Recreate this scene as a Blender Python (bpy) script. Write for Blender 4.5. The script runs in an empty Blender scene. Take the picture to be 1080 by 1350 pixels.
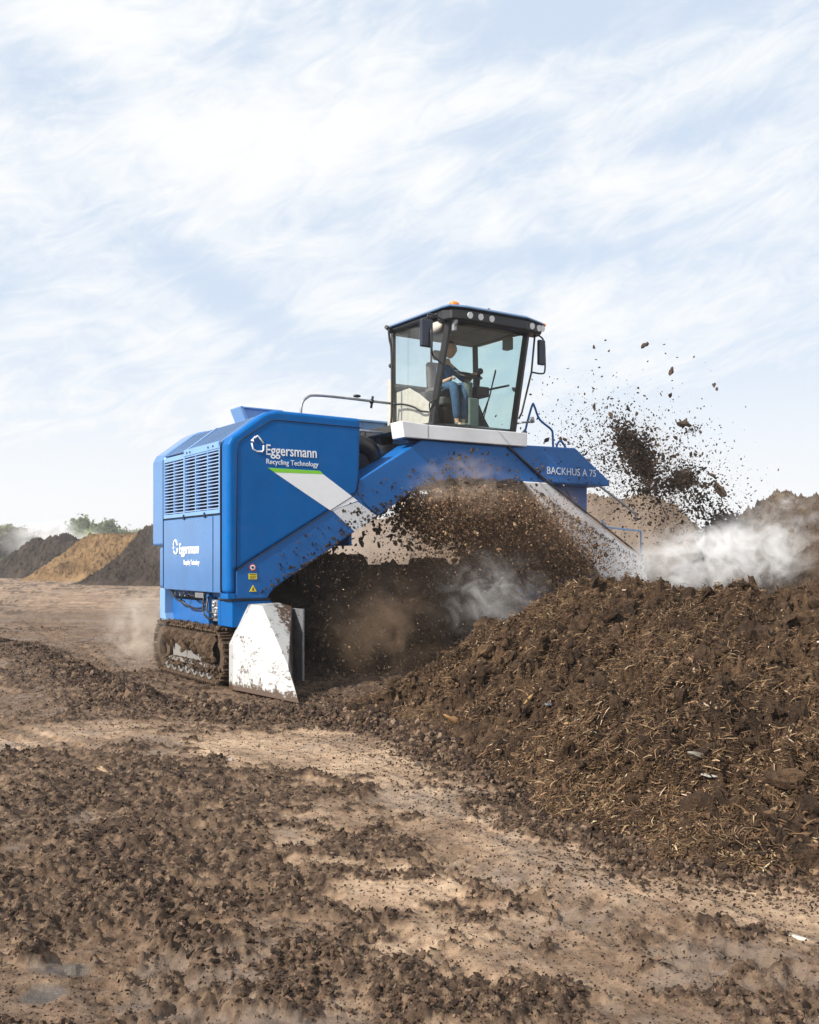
import bpy, bmesh, math, random
import numpy as np
from mathutils import Vector, Matrix
R = math.radians
rnd = random.Random(7)
scene = bpy.context.scene
COL = scene.collection

# ------------------------------------------------------------------ frame of the machine
UX, VX = np.array([.8367, .5477]), np.array([-.5477, .8367])
P0 = np.array([-2.34, 12.53])
ROT = math.atan2(.5477, .8367)
def loc2w(x, y):
    return P0[0] + x*UX[0] + y*VX[0], P0[1] + x*UX[1] + y*VX[1]
def w2loc(X, Y):
    dx, dy = X-P0[0], Y-P0[1]
    return dx*UX[0]+dy*UX[1], dx*VX[0]+dy*VX[1]

# ------------------------------------------------------------------ numpy noise
_pr = np.random.RandomState(11)
PERM = _pr.permutation(4096).astype(np.int64)
GR = _pr.rand(4096)*2-1
def vnoise(x, y, s=0):
    xi = np.floor(x).astype(np.int64); yi = np.floor(y).astype(np.int64)
    fx = x-xi; fy = y-yi
    fx = fx*fx*fx*(fx*(fx*6-15)+10); fy = fy*fy*fy*(fy*(fy*6-15)+10)
    def h(a, b):
        return GR[(PERM[(a + PERM[(b+s*57) & 4095]) & 4095])]
    a = h(xi, yi); b = h(xi+1, yi); c = h(xi, yi+1); d = h(xi+1, yi+1)
    return (a*(1-fx)+b*fx)*(1-fy) + (c*(1-fx)+d*fx)*fy
def fbm(x, y, o=4, s=0, g=.5):
    r = 0; a = 1; t = 0; c, k = math.cos(.6), math.sin(.6)
    for i in range(o):
        r = r + a*vnoise(x+i*7.3, y-i*3.1, s+i); t += a; a *= g
        x, y = (x*c-y*k)*2.03, (x*k+y*c)*2.03
    return r/t
def billow(x, y, o=4, s=0, g=.5):
    r = 0; a = 1; t = 0; c, k = math.cos(.9), math.sin(.9)
    for i in range(o):
        r = r + a*(1-np.abs(vnoise(x+i*5.3, y-i*2.1, s+i))*2); t += a; a *= g
        x, y = (x*c-y*k)*2.1, (x*k+y*c)*2.1
    return r/t
def sst(a, b, x):
    t = np.clip((x-a)/(b-a), 0, 1); return t*t*(3-2*t)

# ------------------------------------------------------------------ materials
MATS = {}
class NT:
    def __init__(s, name):
        s.m = bpy.data.materials.new(name); s.m.use_nodes = True
        s.t = s.m.node_tree; s.n = s.t.nodes; s.l = s.t.links
        s.n.clear(); s.out = s.n.new('ShaderNodeOutputMaterial')
    def N(s, typ, **kw):
        n = s.n.new(typ)
        for k, v in kw.items():
            if k.startswith('i_'):
                n.inputs[k[2:].replace('_', ' ')].default_value = v
            else: setattr(n, k, v)
        return n
    def L(s, a, ao, b, bi): s.l.new(a.outputs[ao], b.inputs[bi])
    def ramp(s, src, so, stops):
        r = s.N('ShaderNodeValToRGB'); e = r.color_ramp.elements
        while len(e) < len(stops): e.new(.5)
        for i, (p, c) in enumerate(stops):
            e[i].position = p; e[i].color = (c[0], c[1], c[2], 1)
        s.L(src, so, r, 'Fac'); return r
    def noise(s, scale, detail=4, rough=.55, coord='Object', dist=0):
        tc = s.N('ShaderNodeTexCoord'); n = s.N('ShaderNodeTexNoise')
        n.inputs['Scale'].default_value = scale; n.inputs['Detail'].default_value = detail
        n.inputs['Roughness'].default_value = rough; n.inputs['Distortion'].default_value = dist
        s.L(tc, coord, n, 'Vector'); return n
    def mixc(s, fac, a, b, blend='MIX'):
        m = s.N('ShaderNodeMix', data_type='RGBA', blend_type=blend)
        for sock, v in ((m.inputs[0], fac), (m.inputs[6], a), (m.inputs[7], b)):
            if isinstance(v, (int, float)): sock.default_value = v
            elif isinstance(v, tuple): sock.default_value = (*v[:3], 1)
            else: s.l.new(v, sock)
        return m.outputs[2]

def paint(name, col, rough=.38, dirt=.5, dirtcol=(.13, .085, .055), metallic=0, coat=0.0, low=None, film=None, spec=.5):
    t = NT(name); p = t.N('ShaderNodeBsdfPrincipled')
    n1 = t.noise(1.7, 5, .6); n2 = t.noise(38, 4, .7); n3 = t.noise(6, 8, .7, dist=.5)
    mot = t.ramp(n1, 0, [(.3, tuple(c*.88 for c in col)), (.7, tuple(min(1, c*1.08) for c in col))])
    # speckled splashes of dried mud
    m = t.N('ShaderNodeMath', operation='MULTIPLY'); t.L(n2, 0, m, 0); t.L(n3, 0, m, 1)
    d = t.ramp(m, 0, [(.44-.14*dirt, (0, 0, 0)), (.50-.11*dirt, (1, 1, 1))])
    f = t.N('ShaderNodeMath', operation='MULTIPLY'); t.L(d, 0, f, 0); f.inputs[1].default_value = min(1, dirt*1.3)
    src = f
    if low is not None:        # splashed more towards the ground (object height)
        tc = t.N('ShaderNodeTexCoord'); sp = t.N('ShaderNodeSeparateXYZ'); t.L(tc, 'Object', sp, 0)
        mr = t.N('ShaderNodeMapRange'); t.L(sp, 'Z', mr, 0)
        mr.inputs[1].default_value = low[0]; mr.inputs[2].default_value = low[1]
        mr.inputs[3].default_value = 1; mr.inputs[4].default_value = 0.12
        f2 = t.N('ShaderNodeMath', operation='MULTIPLY'); t.L(f, 0, f2, 0); t.L(mr, 0, f2, 1); src = f2
    c = t.mixc(src.outputs[0], mot.outputs[0], dirtcol)
    film = t.ramp(n3, 0, [(.42, (0, 0, 0)), (.85, ((.22*min(1, dirt+.3) if film is None else film),)*3)])
    p.inputs['Specular IOR Level'].default_value = spec
    c = t.mixc(film.outputs[0], c, (.30, .24, .19))
    t.l.new(c, p.inputs['Base Color'])
    rr = t.ramp(n3, 0, [(.3, (rough*.85,)*3), (.7, (min(1, rough*1.35),)*3)])
    t.L(rr, 0, p, 'Roughness'); p.inputs['Metallic'].default_value = metallic
    p.inputs['Coat Weight'].default_value = coat; p.inputs['Coat Roughness'].default_value = .12
    b = t.N('ShaderNodeBump'); b.inputs['Strength'].default_value = .12; b.inputs['Distance'].default_value = .01
    t.L(n3, 0, b, 'Height'); t.L(b, 0, p, 'Normal')
    t.L(p, 0, t.out, 0); return t.m

def plain(name, col, rough=.5, metallic=0, var=.25, scale=9, bump=.1, emit=None):
    t = NT(name); p = t.N('ShaderNodeBsdfPrincipled'); n = t.noise(scale, 5, .6)
    r = t.ramp(n, 0, [(.3, tuple(c*(1-var) for c in col)), (.7, tuple(min(1, c*(1+var)) for c in col))])
    t.L(r, 0, p, 'Base Color'); p.inputs['Roughness'].default_value = rough; p.inputs['Metallic'].default_value = metallic
    b = t.N('ShaderNodeBump'); b.inputs['Strength'].default_value = bump; b.inputs['Distance'].default_value = .01
    t.L(n, 0, b, 'Height'); t.L(b, 0, p, 'Normal'); t.L(p, 0, t.out, 0); return t.m

def glass(name, tint, gl=.08, dust=.06):
    t = NT(name); tr = t.N('ShaderNodeBsdfTransparent'); tr.inputs[0].default_value = (*tint, 1)
    g = t.N('ShaderNodeBsdfGlossy'); g.inputs['Roughness'].default_value = .02
    df = t.N('ShaderNodeBsdfDiffuse'); df.inputs[0].default_value = (.62, .60, .55, 1)
    lw_ = t.N('ShaderNodeLayerWeight'); lw_.inputs[0].default_value = .5; pw = t.N('ShaderNodeMath', operation='POWER'); t.L(lw_, 1, pw, 0); pw.inputs[1].default_value = 5
    fr = t.N('ShaderNodeMath', operation='MULTIPLY_ADD'); t.L(pw, 0, fr, 0); fr.inputs[1].default_value = .9; fr.inputs[2].default_value = .07
    m = t.N('ShaderNodeMixShader'); t.L(fr, 0, m, 0); t.L(tr, 0, m, 1); t.L(g, 0, m, 2)
    n = t.noise(2.3, 6, .65); r = t.ramp(n, 0, [(.35, (dust*.3,)*3), (.75, (dust*1.6,)*3)])
    m2 = t.N('ShaderNodeMixShader'); t.L(r, 0, m2, 0); t.L(m, 0, m2, 1); t.L(df, 0, m2, 2)
    t.L(m2, 0, t.out, 0); return t.m

def soil(name, dark, mid, light, s1=3., s2=28., rough=.95, bump=.5, bd=.02, fibre=False):
    t = NT(name); p = t.N('ShaderNodeBsdfPrincipled')
    n1 = t.noise(s1, 6, .65); n2 = t.noise(s2, 5, .7); n3 = t.noise(s2*5, 3, .7)
    n1b = t.N('ShaderNodeMath', operation='MULTIPLY_ADD'); t.L(n1, 0, n1b, 0); n1b.inputs[1].default_value = 1.7; n1b.inputs[2].default_value = -.35
    a = t.N('ShaderNodeMath', operation='ADD'); t.L(n1b, 0, a, 0); t.L(n2, 0, a, 1)
    a2 = t.N('ShaderNodeMath', operation='ADD'); t.L(a, 0, a2, 0); t.L(n3, 0, a2, 1)
    dv = t.N('ShaderNodeMath', operation='DIVIDE'); t.L(a2, 0, dv, 0); dv.inputs[1].default_value = 3
    r = t.ramp(dv, 0, [(.36, dark), (.5, mid), (.63, light)])
    t.L(r, 0, p, 'Base Color'); p.inputs['Roughness'].default_value = rough
    p.inputs['Specular IOR Level'].default_value = .25
    b = t.N('ShaderNodeBump'); b.inputs['Strength'].default_value = bump; b.inputs['Distance'].default_value = bd
    t.L(a2, 0, b, 'Height'); t.L(b, 0, p, 'Normal'); t.L(p, 0, t.out, 0); return t.m

def chips(name, stops, scale=7.):
    t = NT(name); p = t.N('ShaderNodeBsdfPrincipled')
    g = t.N('ShaderNodeNewGeometry')
    r = t.ramp(g, 'Random Per Island', stops)
    n = t.noise(60, 3, .6); m = t.mixc(.35, r.outputs[0], n.outputs[1], 'OVERLAY')
    t.l.new(m, p.inputs['Base Color']); p.inputs['Roughness'].default_value = .85
    p.inputs['Specular IOR Level'].default_value = .25
    t.L(p, 0, t.out, 0); return t.m

def volume(name, color, dens, nscale=1.6, lo=.45, hi=.75, aniso=.2, detail=5, dist=.6, fall=1.0, emis=0):
    t = NT(name); v = t.N('ShaderNodeVolumePrincipled')
    v.inputs['Color'].default_value = (*color, 1); v.inputs['Anisotropy'].default_value = aniso
    tc = t.N('ShaderNodeTexCoord'); ln = t.N('ShaderNodeVectorMath', operation='LENGTH'); t.L(tc, 'Object', ln, 0)
    mr = t.N('ShaderNodeMapRange'); mr.interpolation_type = 'SMOOTHSTEP'
    mr.inputs[1].default_value = 1.0; mr.inputs[2].default_value = 1-fall*.95; mr.inputs[3].default_value = 0; mr.inputs[4].default_value = 1
    t.l.new(ln.outputs['Value'], mr.inputs[0])
    n = t.N('ShaderNodeTexNoise'); n.inputs['Scale'].default_value = nscale; n.inputs['Detail'].default_value = detail
    n.inputs['Roughness'].default_value = .6; n.inputs['Distortion'].default_value = dist
    g = t.N('ShaderNodeNewGeometry')
    t.L(g, 'Position', n, 'Vector')
    m2 = t.N('ShaderNodeMapRange'); m2.inputs[1].default_value = lo; m2.inputs[2].default_value = hi
    t.L(n, 0, m2, 0)
    a = t.N('ShaderNodeMath', operation='MULTIPLY'); t.L(mr, 0, a, 0); t.L(m2, 0, a, 1)
    b = t.N('ShaderNodeMath', operation='MULTIPLY'); t.L(a, 0, b, 0); b.inputs[1].default_value = dens
    t.L(b, 0, v, 'Density'); t.l.new(v.outputs[0], t.out.inputs['Volume'])
    return t.m

BLUE = (.0, .108, .365)
M = dict(
    blue=paint('blue_paint', BLUE, .35, .14, low=(1.2, 2.4), film=.05, spec=.10),
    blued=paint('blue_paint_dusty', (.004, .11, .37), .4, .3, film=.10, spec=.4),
    slat=paint('slat_paint', (.30, .45, .70), .35, .12, coat=.3),
    bluesheen=paint('blue_paint_sky_sheen', (.035, .165, .42), .30, .30, film=.14, coat=.7, low=(1.25, 1.9)),  # same blue, base lightened to paint in the pale sky sheen on side panels
    blueside=paint('blue_paint_arch', (.004, .108, .36), .38, .34, film=.07, spec=.3),
    bluedirty=paint('blue_paint_muddy', (.01, .085, .30), .5, .6, dirtcol=(.12, .08, .055)),
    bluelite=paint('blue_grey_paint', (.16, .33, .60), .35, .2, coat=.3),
    white=paint('white_paint', (.62, .62, .62), .35, .16, dirtcol=(.16, .11, .07), low=(0, .5)),
    whitemud=paint('white_paint_splashed', (.66, .66, .68), .45, .55, dirtcol=(.075, .05, .035)),
    stripe=plain('white_decal', (.86, .87, .89), .4, var=.03, bump=0),
    beam=paint('silver_white_paint', (.72, .73, .75), .35, .1),
    green=plain('green_decal', (.22, .62, .03), .4, var=.04, bump=0),
    letter=plain('white_lettering', (.85, .86, .88), .45, var=.02, bump=0),
    letterworn=plain('worn_white_lettering', (.68, .72, .80), .5, var=.2, scale=30, bump=0),
    yellow=plain('yellow_decal', (.80, .62, .02), .4, var=.05, bump=0),
    redd=plain('red_decal', (.45, .04, .05), .4, var=.05, bump=0),
    black=plain('black_plastic', (.012, .012, .014), .42, var=.3),
    blackrub=plain('black_rubber_hose', (.010, .010, .012), .35, var=.4, scale=20, bump=.4),
    seam=plain('dark_seam', (.004, .012, .035), .8, var=.1, bump=0),
    darkgap=plain('dark_interior', (.008, .013, .025), .8, var=.4),
    steel=plain('grey_steel', (.30, .31, .33), .45, metallic=.6, var=.25, scale=14),
    chrome=plain('bright_metal', (.7, .7, .7), .2, metallic=1, var=.1),
    lamp=plain('lamp_lens', (.75, .76, .78), .12, var=.08, scale=60),
    orange=plain('orange_lens', (.90, .20, .01), .25, var=.1),
    mirror=plain('dark_mirror_shell', (.015, .02, .035), .3, var=.2),
    beige=plain('beige_trim', (.45, .42, .36), .7, var=.12),
    liner=plain('roof_liner', (.20, .19, .15), .9, var=.2),
    console=plain('grey_green_console', (.13, .165, .15), .6, var=.15),
    dkgrey=plain('dark_grey_trim', (.035, .037, .036), .7, var=.25),
    fabric=plain('seat_fabric', (.10, .10, .10), .95, var=.2, scale=40),
    skin=plain('skin', (.60, .36, .25), .55, var=.08, scale=25, bump=.05),
    hair=plain('hair', (.035, .022, .015), .7, var=.4, scale=60),
    shirt=plain('navy_shirt', (.010, .085, .22), .9, var=.15, scale=25),
    jeans=plain('denim', (.045, .10, .19), .9, var=.3, scale=18),
    shoe=plain('grey_shoe', (.13, .13, .12), .7, var=.2),
    glassf=glass('cab_glass_green', (.80, .92, .91), dust=.03),
    trackplate=paint('track_frame_paint', (.21, .205, .20), .5, .6, dirtcol=(.10, .065, .042), film=.5),
    glasss=glass('cab_glass_side', (.93, .96, .96), dust=.06),
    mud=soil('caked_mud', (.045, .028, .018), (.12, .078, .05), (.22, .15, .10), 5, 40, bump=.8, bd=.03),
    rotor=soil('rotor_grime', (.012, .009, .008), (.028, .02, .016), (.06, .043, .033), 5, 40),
    grill=paint('grille_blue', (.10, .20, .40), .35, .1),
)

# ------------------------------------------------------------------ mesh helpers
def link(name, me, mat=None, parent=None, smooth=False):
    o = bpy.data.objects.new(name, me); COL.objects.link(o)
    if mat is not None:
        for m in (mat if isinstance(mat, (list, tuple)) else [mat]): me.materials.append(m)
    if parent is not None: o.parent = parent
    if smooth: me.shade_smooth()
    return o
def np_mesh(name, V, F, smooth=True):
    me = bpy.data.meshes.new(name); V = np.asarray(V, np.float32); F = np.asarray(F, np.int32)
    me.vertices.add(len(V)); me.vertices.foreach_set('co', V.ravel())
    k = F.shape[1]; me.loops.add(F.size); me.loops.foreach_set('vertex_index', F.ravel())
    me.polygons.add(len(F)); me.polygons.foreach_set('loop_start', np.arange(0, F.size, k, dtype=np.int32))
    me.polygons.foreach_set('use_smooth', np.full(len(F), smooth, bool))
    me.update(calc_edges=True); return me
def tag(o, label=None, cat=None, group=None, kind=None):
    if label: o['label'] = label
    if cat: o['category'] = cat
    if group: o['group'] = group
    if kind: o['kind'] = kind
    return o
def empty(name, loc=(0, 0, 0), rz=0, parent=None):
    o = bpy.data.objects.new(name, None); COL.objects.link(o); o.empty_display_size = .3
    o.location = loc; o.rotation_euler = (0, 0, rz)
    if parent is not None: o.parent = parent
    return o
class MB:
    """collects boxes, prisms and tubes into one bmesh"""
    def __init__(s): s.b = bmesh.new(); s.mi = 0
    def _new(s, vs, fs):
        v = [s.b.verts.new(p) for p in vs]
        for f in fs:
            try: fa = s.b.faces.new([v[i] for i in f]); fa.material_index = s.mi
            except ValueError: pass
        return v
    def box(s, x0, x1, y0, y1, z0, z1, rot=None, piv=None):
        vs = [Vector((x, y, z)) for x in (x0, x1) for y in (y0, y1) for z in (z0, z1)]
        if rot is not None:
            c = Vector(piv) if piv is not None else sum(vs, Vector())/8
            vs = [c+rot @ (p-c) for p in vs]
        s._new(vs, [(0, 1, 3, 2), (4, 6, 7, 5), (0, 4, 5, 1), (2, 3, 7, 6), (0, 2, 6, 4), (1, 5, 7, 3)]); return s
    def prism(s, poly, a, b, axis='y'):
        """poly of 2D points extruded from a to b along axis"""
        mk = {'y': lambda p, t: (p[0], t, p[1]), 'x': lambda p, t: (t, p[0], p[1]), 'z': lambda p, t: (p[0], p[1], t)}[axis]
        n = len(poly); vs = [mk(p, a) for p in poly]+[mk(p, b) for p in poly]
        s._new(vs, [tuple(range(n)), tuple(range(2*n-1, n-1, -1))]+[(i, i+n, (i+1) % n+n, (i+1) % n) for i in range(n)]); return s
    def tube(s, pts, r, n=8, closed=False, r2=None):
        pts = [Vector(p) for p in pts]; rings = []; m = len(pts)
        up = Vector((.13, .21, .97)).normalized()
        for i, p in enumerate(pts):
            if closed: d = pts[(i+1) % m]-pts[i-1]
            else: d = pts[min(i+1, m-1)]-pts[max(i-1, 0)]
            d.normalize(); a = d.cross(up)
            if a.length < .2: a = d.cross(Vector((1, 0, .1)))
            a.normalize(); b = d.cross(a)
            rr = r if r2 is None else r+(r2-r)*i/(m-1)
            rings.append([s.b.verts.new(p+(a*math.cos(2*math.pi*k/n)+b*math.sin(2*math.pi*k/n))*rr) for k in range(n)])
        for i in range(m if closed else m-1):
            A, B = rings[i], rings[(i+1) % m]
            for k in range(n):
                f = s.b.faces.new((A[k], A[(k+1) % n], B[(k+1) % n], B[k])); f.material_index = s.mi; f.smooth = True
        if not closed:
            for q in (rings[0], rings[-1]):
                f = s.b.faces.new(q); f.material_index = s.mi
        return s
    def cyl(s, a, b, r, n=20, r2=None): return s.tube([a, b], r, n, r2=r2)
    def ball(s, c, r, sc=(1, 1, 1), sub=2):
        g = bmesh.ops.create_icosphere(s.b, subdivisions=sub, radius=r)
        for v in g['verts']: v.co = Vector((v.co.x*sc[0], v.co.y*sc[1], v.co.z*sc[2]))+Vector(c)
        for v in g['verts']:
            for f in v.link_faces: f.material_index = s.mi; f.smooth = True
        return s
    def build(s, name, mat, parent=None, bevel=0, seg=2, label=None):
        bmesh.ops.recalc_face_normals(s.b, faces=s.b.faces)
        me = bpy.data.meshes.new(name); s.b.to_mesh(me); s.b.free()
        o = link(name, me, mat, parent)
        if bevel:
            m = o.modifiers.new('bevel', 'BEVEL'); m.width = bevel; m.segments = seg; m.limit_method = 'ANGLE'; m.angle_limit = R(28)
            m.harden_normals = True
        if label: o['label'] = label
        return o
def smooth_path(pts, n=6):
    pts = [Vector(p) for p in pts]; out = []
    P = [pts[0]*2-pts[1]]+pts+[pts[-1]*2-pts[-2]]
    for i in range(1, len(P)-2):
        a, b, c, d = P[i-1:i+3]
        for k in range(n):
            t = k/n
            out.append(.5*((2*b)+(-a+c)*t+(2*a-5*b+4*c-d)*t*t+(-a+3*b-3*c+d)*t**3))
    out.append(pts[-1]); return out
def text(name, body, size, x, y, z, mat, parent, rz=0, side=False, sx=1, thick=.0, ext=.0015):
    cu = bpy.data.curves.new(name, 'FONT'); cu.body = body; cu.size = size; cu.extrude = ext; cu.offset = thick; cu.resolution_u = 3
    o = bpy.data.objects.new('tmp', cu); COL.objects.link(o)
    dg = bpy.context.evaluated_depsgraph_get(); me = bpy.data.meshes.new_from_object(o.evaluated_get(dg))
    bpy.data.objects.remove(o)
    for v in me.vertices:
        a, b, c = v.co
        v.co = (x - c, y - a*sx, z + b) if side else (x + a*sx, y - c, z + b)
    me.materials.clear()
    return link(name, me, mat, parent)

# rock-like prototypes
def ico(sub):
    b = bmesh.new(); bmesh.ops.create_icosphere(b, subdivisions=sub, radius=1)
    V = np.array([v.co[:] for v in b.verts]); F = np.array([[v.index for v in f.verts] for f in b.faces]); b.free(); return V, F
def lumpy(sub, seed, amp=.3, sq=(1, 1, 1)):
    V, F = ico(sub); r = np.random.RandomState(seed)
    k = r.randn(7, 3)*2.2; ph = r.rand(7)*6.28
    d = sum(np.sin(V@k[i]+ph[i]) for i in range(7))/3.0
    V = V*(1+amp*d[:, None])+r.randn(*V.shape)*amp*.18
    return V*np.array(sq), F
ICO1 = [lumpy(1, i, .50, (1.25, .85, .7)) for i in range(8)]
ICO2 = [lumpy(2, 20+i, .36, (1.15, .9, .8)) for i in range(8)]
def straw_proto(seed, seg=4, bend=.35):
    r = np.random.RandomState(seed); t = np.linspace(-1, 1, seg+1)
    c = np.stack([t, bend*(t*t-.4)*r.uniform(.3, 1.6), .5*bend*np.sin(t*3+r.rand()*6)*r.uniform(.2, 1)], 1)
    V = []; w = 1-.55*np.abs(t)**3
    for i in range(seg+1):
        for k in range(3):
            a = 2.094*k; V.append(c[i]+np.array([0, math.cos(a), math.sin(a)])*w[i])
    # radius stored separately: y/z offsets scaled later
    F = [(i*3+k, i*3+(k+1) % 3, (i+1)*3+(k+1) % 3, (i+1)*3+k) for i in range(seg) for k in range(3)]
    return c, w, np.array(F), seg
def rotmats(r, n, flat=None):
    q = r.randn(n, 4)
    if flat is not None:
        a = r.rand(n)*6.283; q = np.stack([np.cos(a/2), r.randn(n)*flat, r.randn(n)*flat, np.sin(a/2)], 1)
    q /= np.linalg.norm(q, axis=1)[:, None]; w, x, y, z = q.T
    return np.stack([1-2*(y*y+z*z), 2*(x*y-z*w), 2*(x*z+y*w), 2*(x*y+z*w), 1-2*(x*x+z*z), 2*(y*z-x*w),
                     2*(x*z-y*w), 2*(y*z+x*w), 1-2*(x*x+y*y)], 1).reshape(n, 3, 3)
def scatter(name, protos, P, S, mat, seed=0, flat=None, smooth=False, kind='stuff'):
    r = np.random.RandomState(seed); P = np.asarray(P); S = np.asarray(S); n = len(P)
    Rm = rotmats(r, n, flat); ch = r.randint(0, len(protos), n); VV = []; FF = []; off = 0
    for k, (V, F) in enumerate(protos):
        i = np.where(ch == k)[0]
        if not len(i): continue
        s = S[i][:, None] if S.ndim == 1 else S[i][:, None, :]
        sc = s*(.75+.5*r.rand(len(i), 1, 3)) if S.ndim > 1 else s[:, :, None]*(.75+.5*r.rand(len(i), 1, 3))
        vv = np.einsum('nij,nvj->nvi', Rm[i], V[None]*sc)+P[i][:, None]
        VV.append(vv.reshape(-1, 3)); FF.append((F[None]+(off+np.arange(len(i))*len(V))[:, None, None]).reshape(-1, F.shape[1])); off += len(i)*len(V)
    o = link(name, np_mesh(name, np.concatenate(VV), np.concatenate(FF), smooth), mat)
    if kind: o['kind'] = kind
    return o
def straws(name, P, D, Nn, Ln, Wd, mat, seed=0, bend=.3, sg=4):
    """curved three-sided strips: P centre, D direction, Nn up normal"""
    r = np.random.RandomState(seed); n = len(P); ch = r.randint(0, 10, n); VV = []; FF = []; off = 0
    D = D/np.linalg.norm(D, axis=1)[:, None]; B = np.cross(Nn, D); B /= np.linalg.norm(B, axis=1)[:, None]; U = np.cross(D, B)
    for k in range(10):
        i = np.where(ch == k)[0]
        if not len(i): continue
        c, w, F, seg = straw_proto(seed*31+k, sg, bend); nv = (seg+1)*3
        L = Ln[i]*.5; W = Wd[i]*.5
        base = P[i][:, None]+(c[None, :, 0]*L[:, None])[:, :, None]*D[i][:, None]+(c[None, :, 1]*L[:, None])[:, :, None]*B[i][:, None]+(c[None, :, 2]*L[:, None])[:, :, None]*U[i][:, None]
        ring = []
        for q in range(3):
            a = 2.094*q
            ring.append(base+(w[None]*W[:, None])[:, :, None]*(math.cos(a)*B[i][:, None]*1.5+math.sin(a)*U[i][:, None]))
        vv = np.stack(ring, 2).reshape(len(i), nv, 3)
        VV.append(vv.reshape(-1, 3)); FF.append((F[None]+(off+np.arange(len(i))*nv)[:, None, None]).reshape(-1, 4)); off += len(i)*nv
    o = link(name, np_mesh(name, np.concatenate(VV), np.concatenate(FF), False), mat); o['kind'] = 'stuff'; return o

# ================================================================== camera, light, sky
cam = bpy.data.cameras.new('camera'); co = bpy.data.objects.new('camera', cam); COL.objects.link(co)
co.location = (0, 0, 1.7); co.rotation_euler = (R(90), 0, 0)
cam.sensor_fit = 'HORIZONTAL'; cam.sensor_width = 36; cam.lens = 1283/1080*36; cam.shift_y = 63/1080
cam.clip_start = .05; cam.clip_end = 6000; scene.camera = co
scene.render.resolution_x = 819; scene.render.resolution_y = 1024
scene.view_settings.view_transform = 'Standard'; scene.view_settings.look = 'None'
scene.view_settings.exposure = 0.50; scene.view_settings.gamma = 1
scene.cycles.volume_bounces = 6; scene.cycles.transparent_max_bounces = 16
SUN_AZ = math.atan2(-.755, -.655); SUN_EL = R(37)
sd = Vector((math.cos(SUN_EL)*math.sin(SUN_AZ), math.cos(SUN_EL)*math.cos(SUN_AZ), math.sin(SUN_EL)))
sl = bpy.data.lights.new('sun', 'SUN'); sl.energy = 5.0; sl.angle = R(.6); sl.color = (1, .94, .85)
so = bpy.data.objects.new('sun', sl); COL.objects.link(so); so.rotation_euler = sd.to_track_quat('Z', 'Y').to_euler()
so.location = sd*60

w = bpy.data.worlds.new('World'); scene.world = w; w.use_nodes = True
nt = w.node_tree; nt.nodes.clear(); N = nt.nodes.new; Lk = nt.links.new
wo = N('ShaderNodeOutputWorld'); bg = N('ShaderNodeBackground'); bg.inputs[1].default_value = .1; Lk(bg.outputs[0], wo.inputs[0])
sk = N('ShaderNodeTexSky'); sk.sky_type = 'NISHITA'; sk.sun_disc = False; sk.sun_elevation = SUN_EL; sk.sun_rotation = SUN_AZ
sk.altitude = 50; sk.air_density = 1.0; sk.dust_density = 1.2; sk.ozone_density = 1.5
def pd(x, y): return math.atan2(x-540, 1283), math.atan2(738-y, math.hypot(1283, x-540))
BANKS = [(*pd(150, 60), .16, .035, .10, R(-15)), (*pd(230, 190), .17, .055, .15, R(20)), (*pd(430, 220), .12, .035, .12, R(8)), (*pd(560, 140), .16, .018, .13, R(12)),
         (*pd(60, 450), .16, .06, .10, 0), (*pd(90, 130), .05, .03, -.08, 0), (*pd(760, 250), .14, .035, .12, R(6)), (*pd(960, 80), .14, .022, .09, R(22)), (*pd(800, 20), .20, .03, -.14, 0), (*pd(930, 170), .16, .02, -.12, R(8)),
         (*pd(300, 390), .10, .02, -.12, R(-30)), (*pd(430, 320), .06, .025, .08, R(20)), (*pd(650, 340), .14, .02, -.12, R(-4)), (*pd(930, 400), .16, .03, .08, R(6)), (*pd(950, 530), .16, .018, -.12, R(6)), (*pd(480, 400), .05, .03, .07, R(30)), (*pd(620, 180), .12, .012, -.08, R(12)), (*pd(350, 560), .3, .03, .1, 0)]
tc = N('ShaderNodeTexCoord'); sp = N('ShaderNodeSeparateXYZ'); Lk(tc.outputs['Generated'], sp.inputs[0])
def mth(op, a, b=None, c=None):
    m = N('ShaderNodeMath'); m.operation = op
    for i, v in enumerate((a, b, c)):
        if v is None: continue
        if isinstance(v, (int, float)): m.inputs[i].default_value = v
        else: Lk(v, m.inputs[i])
    return m.outputs[0]
az = mth('ARCTAN2', sp.outputs[0], sp.outputs[1]); el = mth('ARCSINE', sp.outputs[2])     # radians; seam lies behind the camera
cv = N('ShaderNodeCombineXYZ'); Lk(az, cv.inputs[0]); Lk(el, cv.inputs[1])
def cloud(scale, rot, sx, sy, loc, detail, rough, dist):
    mp = N('ShaderNodeMapping'); mp.vector_type = 'TEXTURE'; mp.inputs['Rotation'].default_value = (0, 0, rot); mp.inputs['Scale'].default_value = (sx, sy, 1)
    mp.inputs['Location'].default_value = loc
    Lk(cv.outputs[0], mp.inputs[0]); n = N('ShaderNodeTexNoise'); n.inputs['Scale'].default_value = scale
    n.inputs['Detail'].default_value = detail; n.inputs['Roughness'].default_value = rough; n.inputs['Distortion'].default_value = dist
    Lk(mp.outputs[0], n.inputs[0]); return n.outputs[0]
def rng(v, a, b, lo=0, hi=1):
    m = N('ShaderNodeMapRange'); m.interpolation_type = 'SMOOTHSTEP'; Lk(v, m.inputs[0])
    m.inputs[1].default_value = a; m.inputs[2].default_value = b; m.inputs[3].default_value = lo; m.inputs[4].default_value = hi
    return m.outputs[0]
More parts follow.
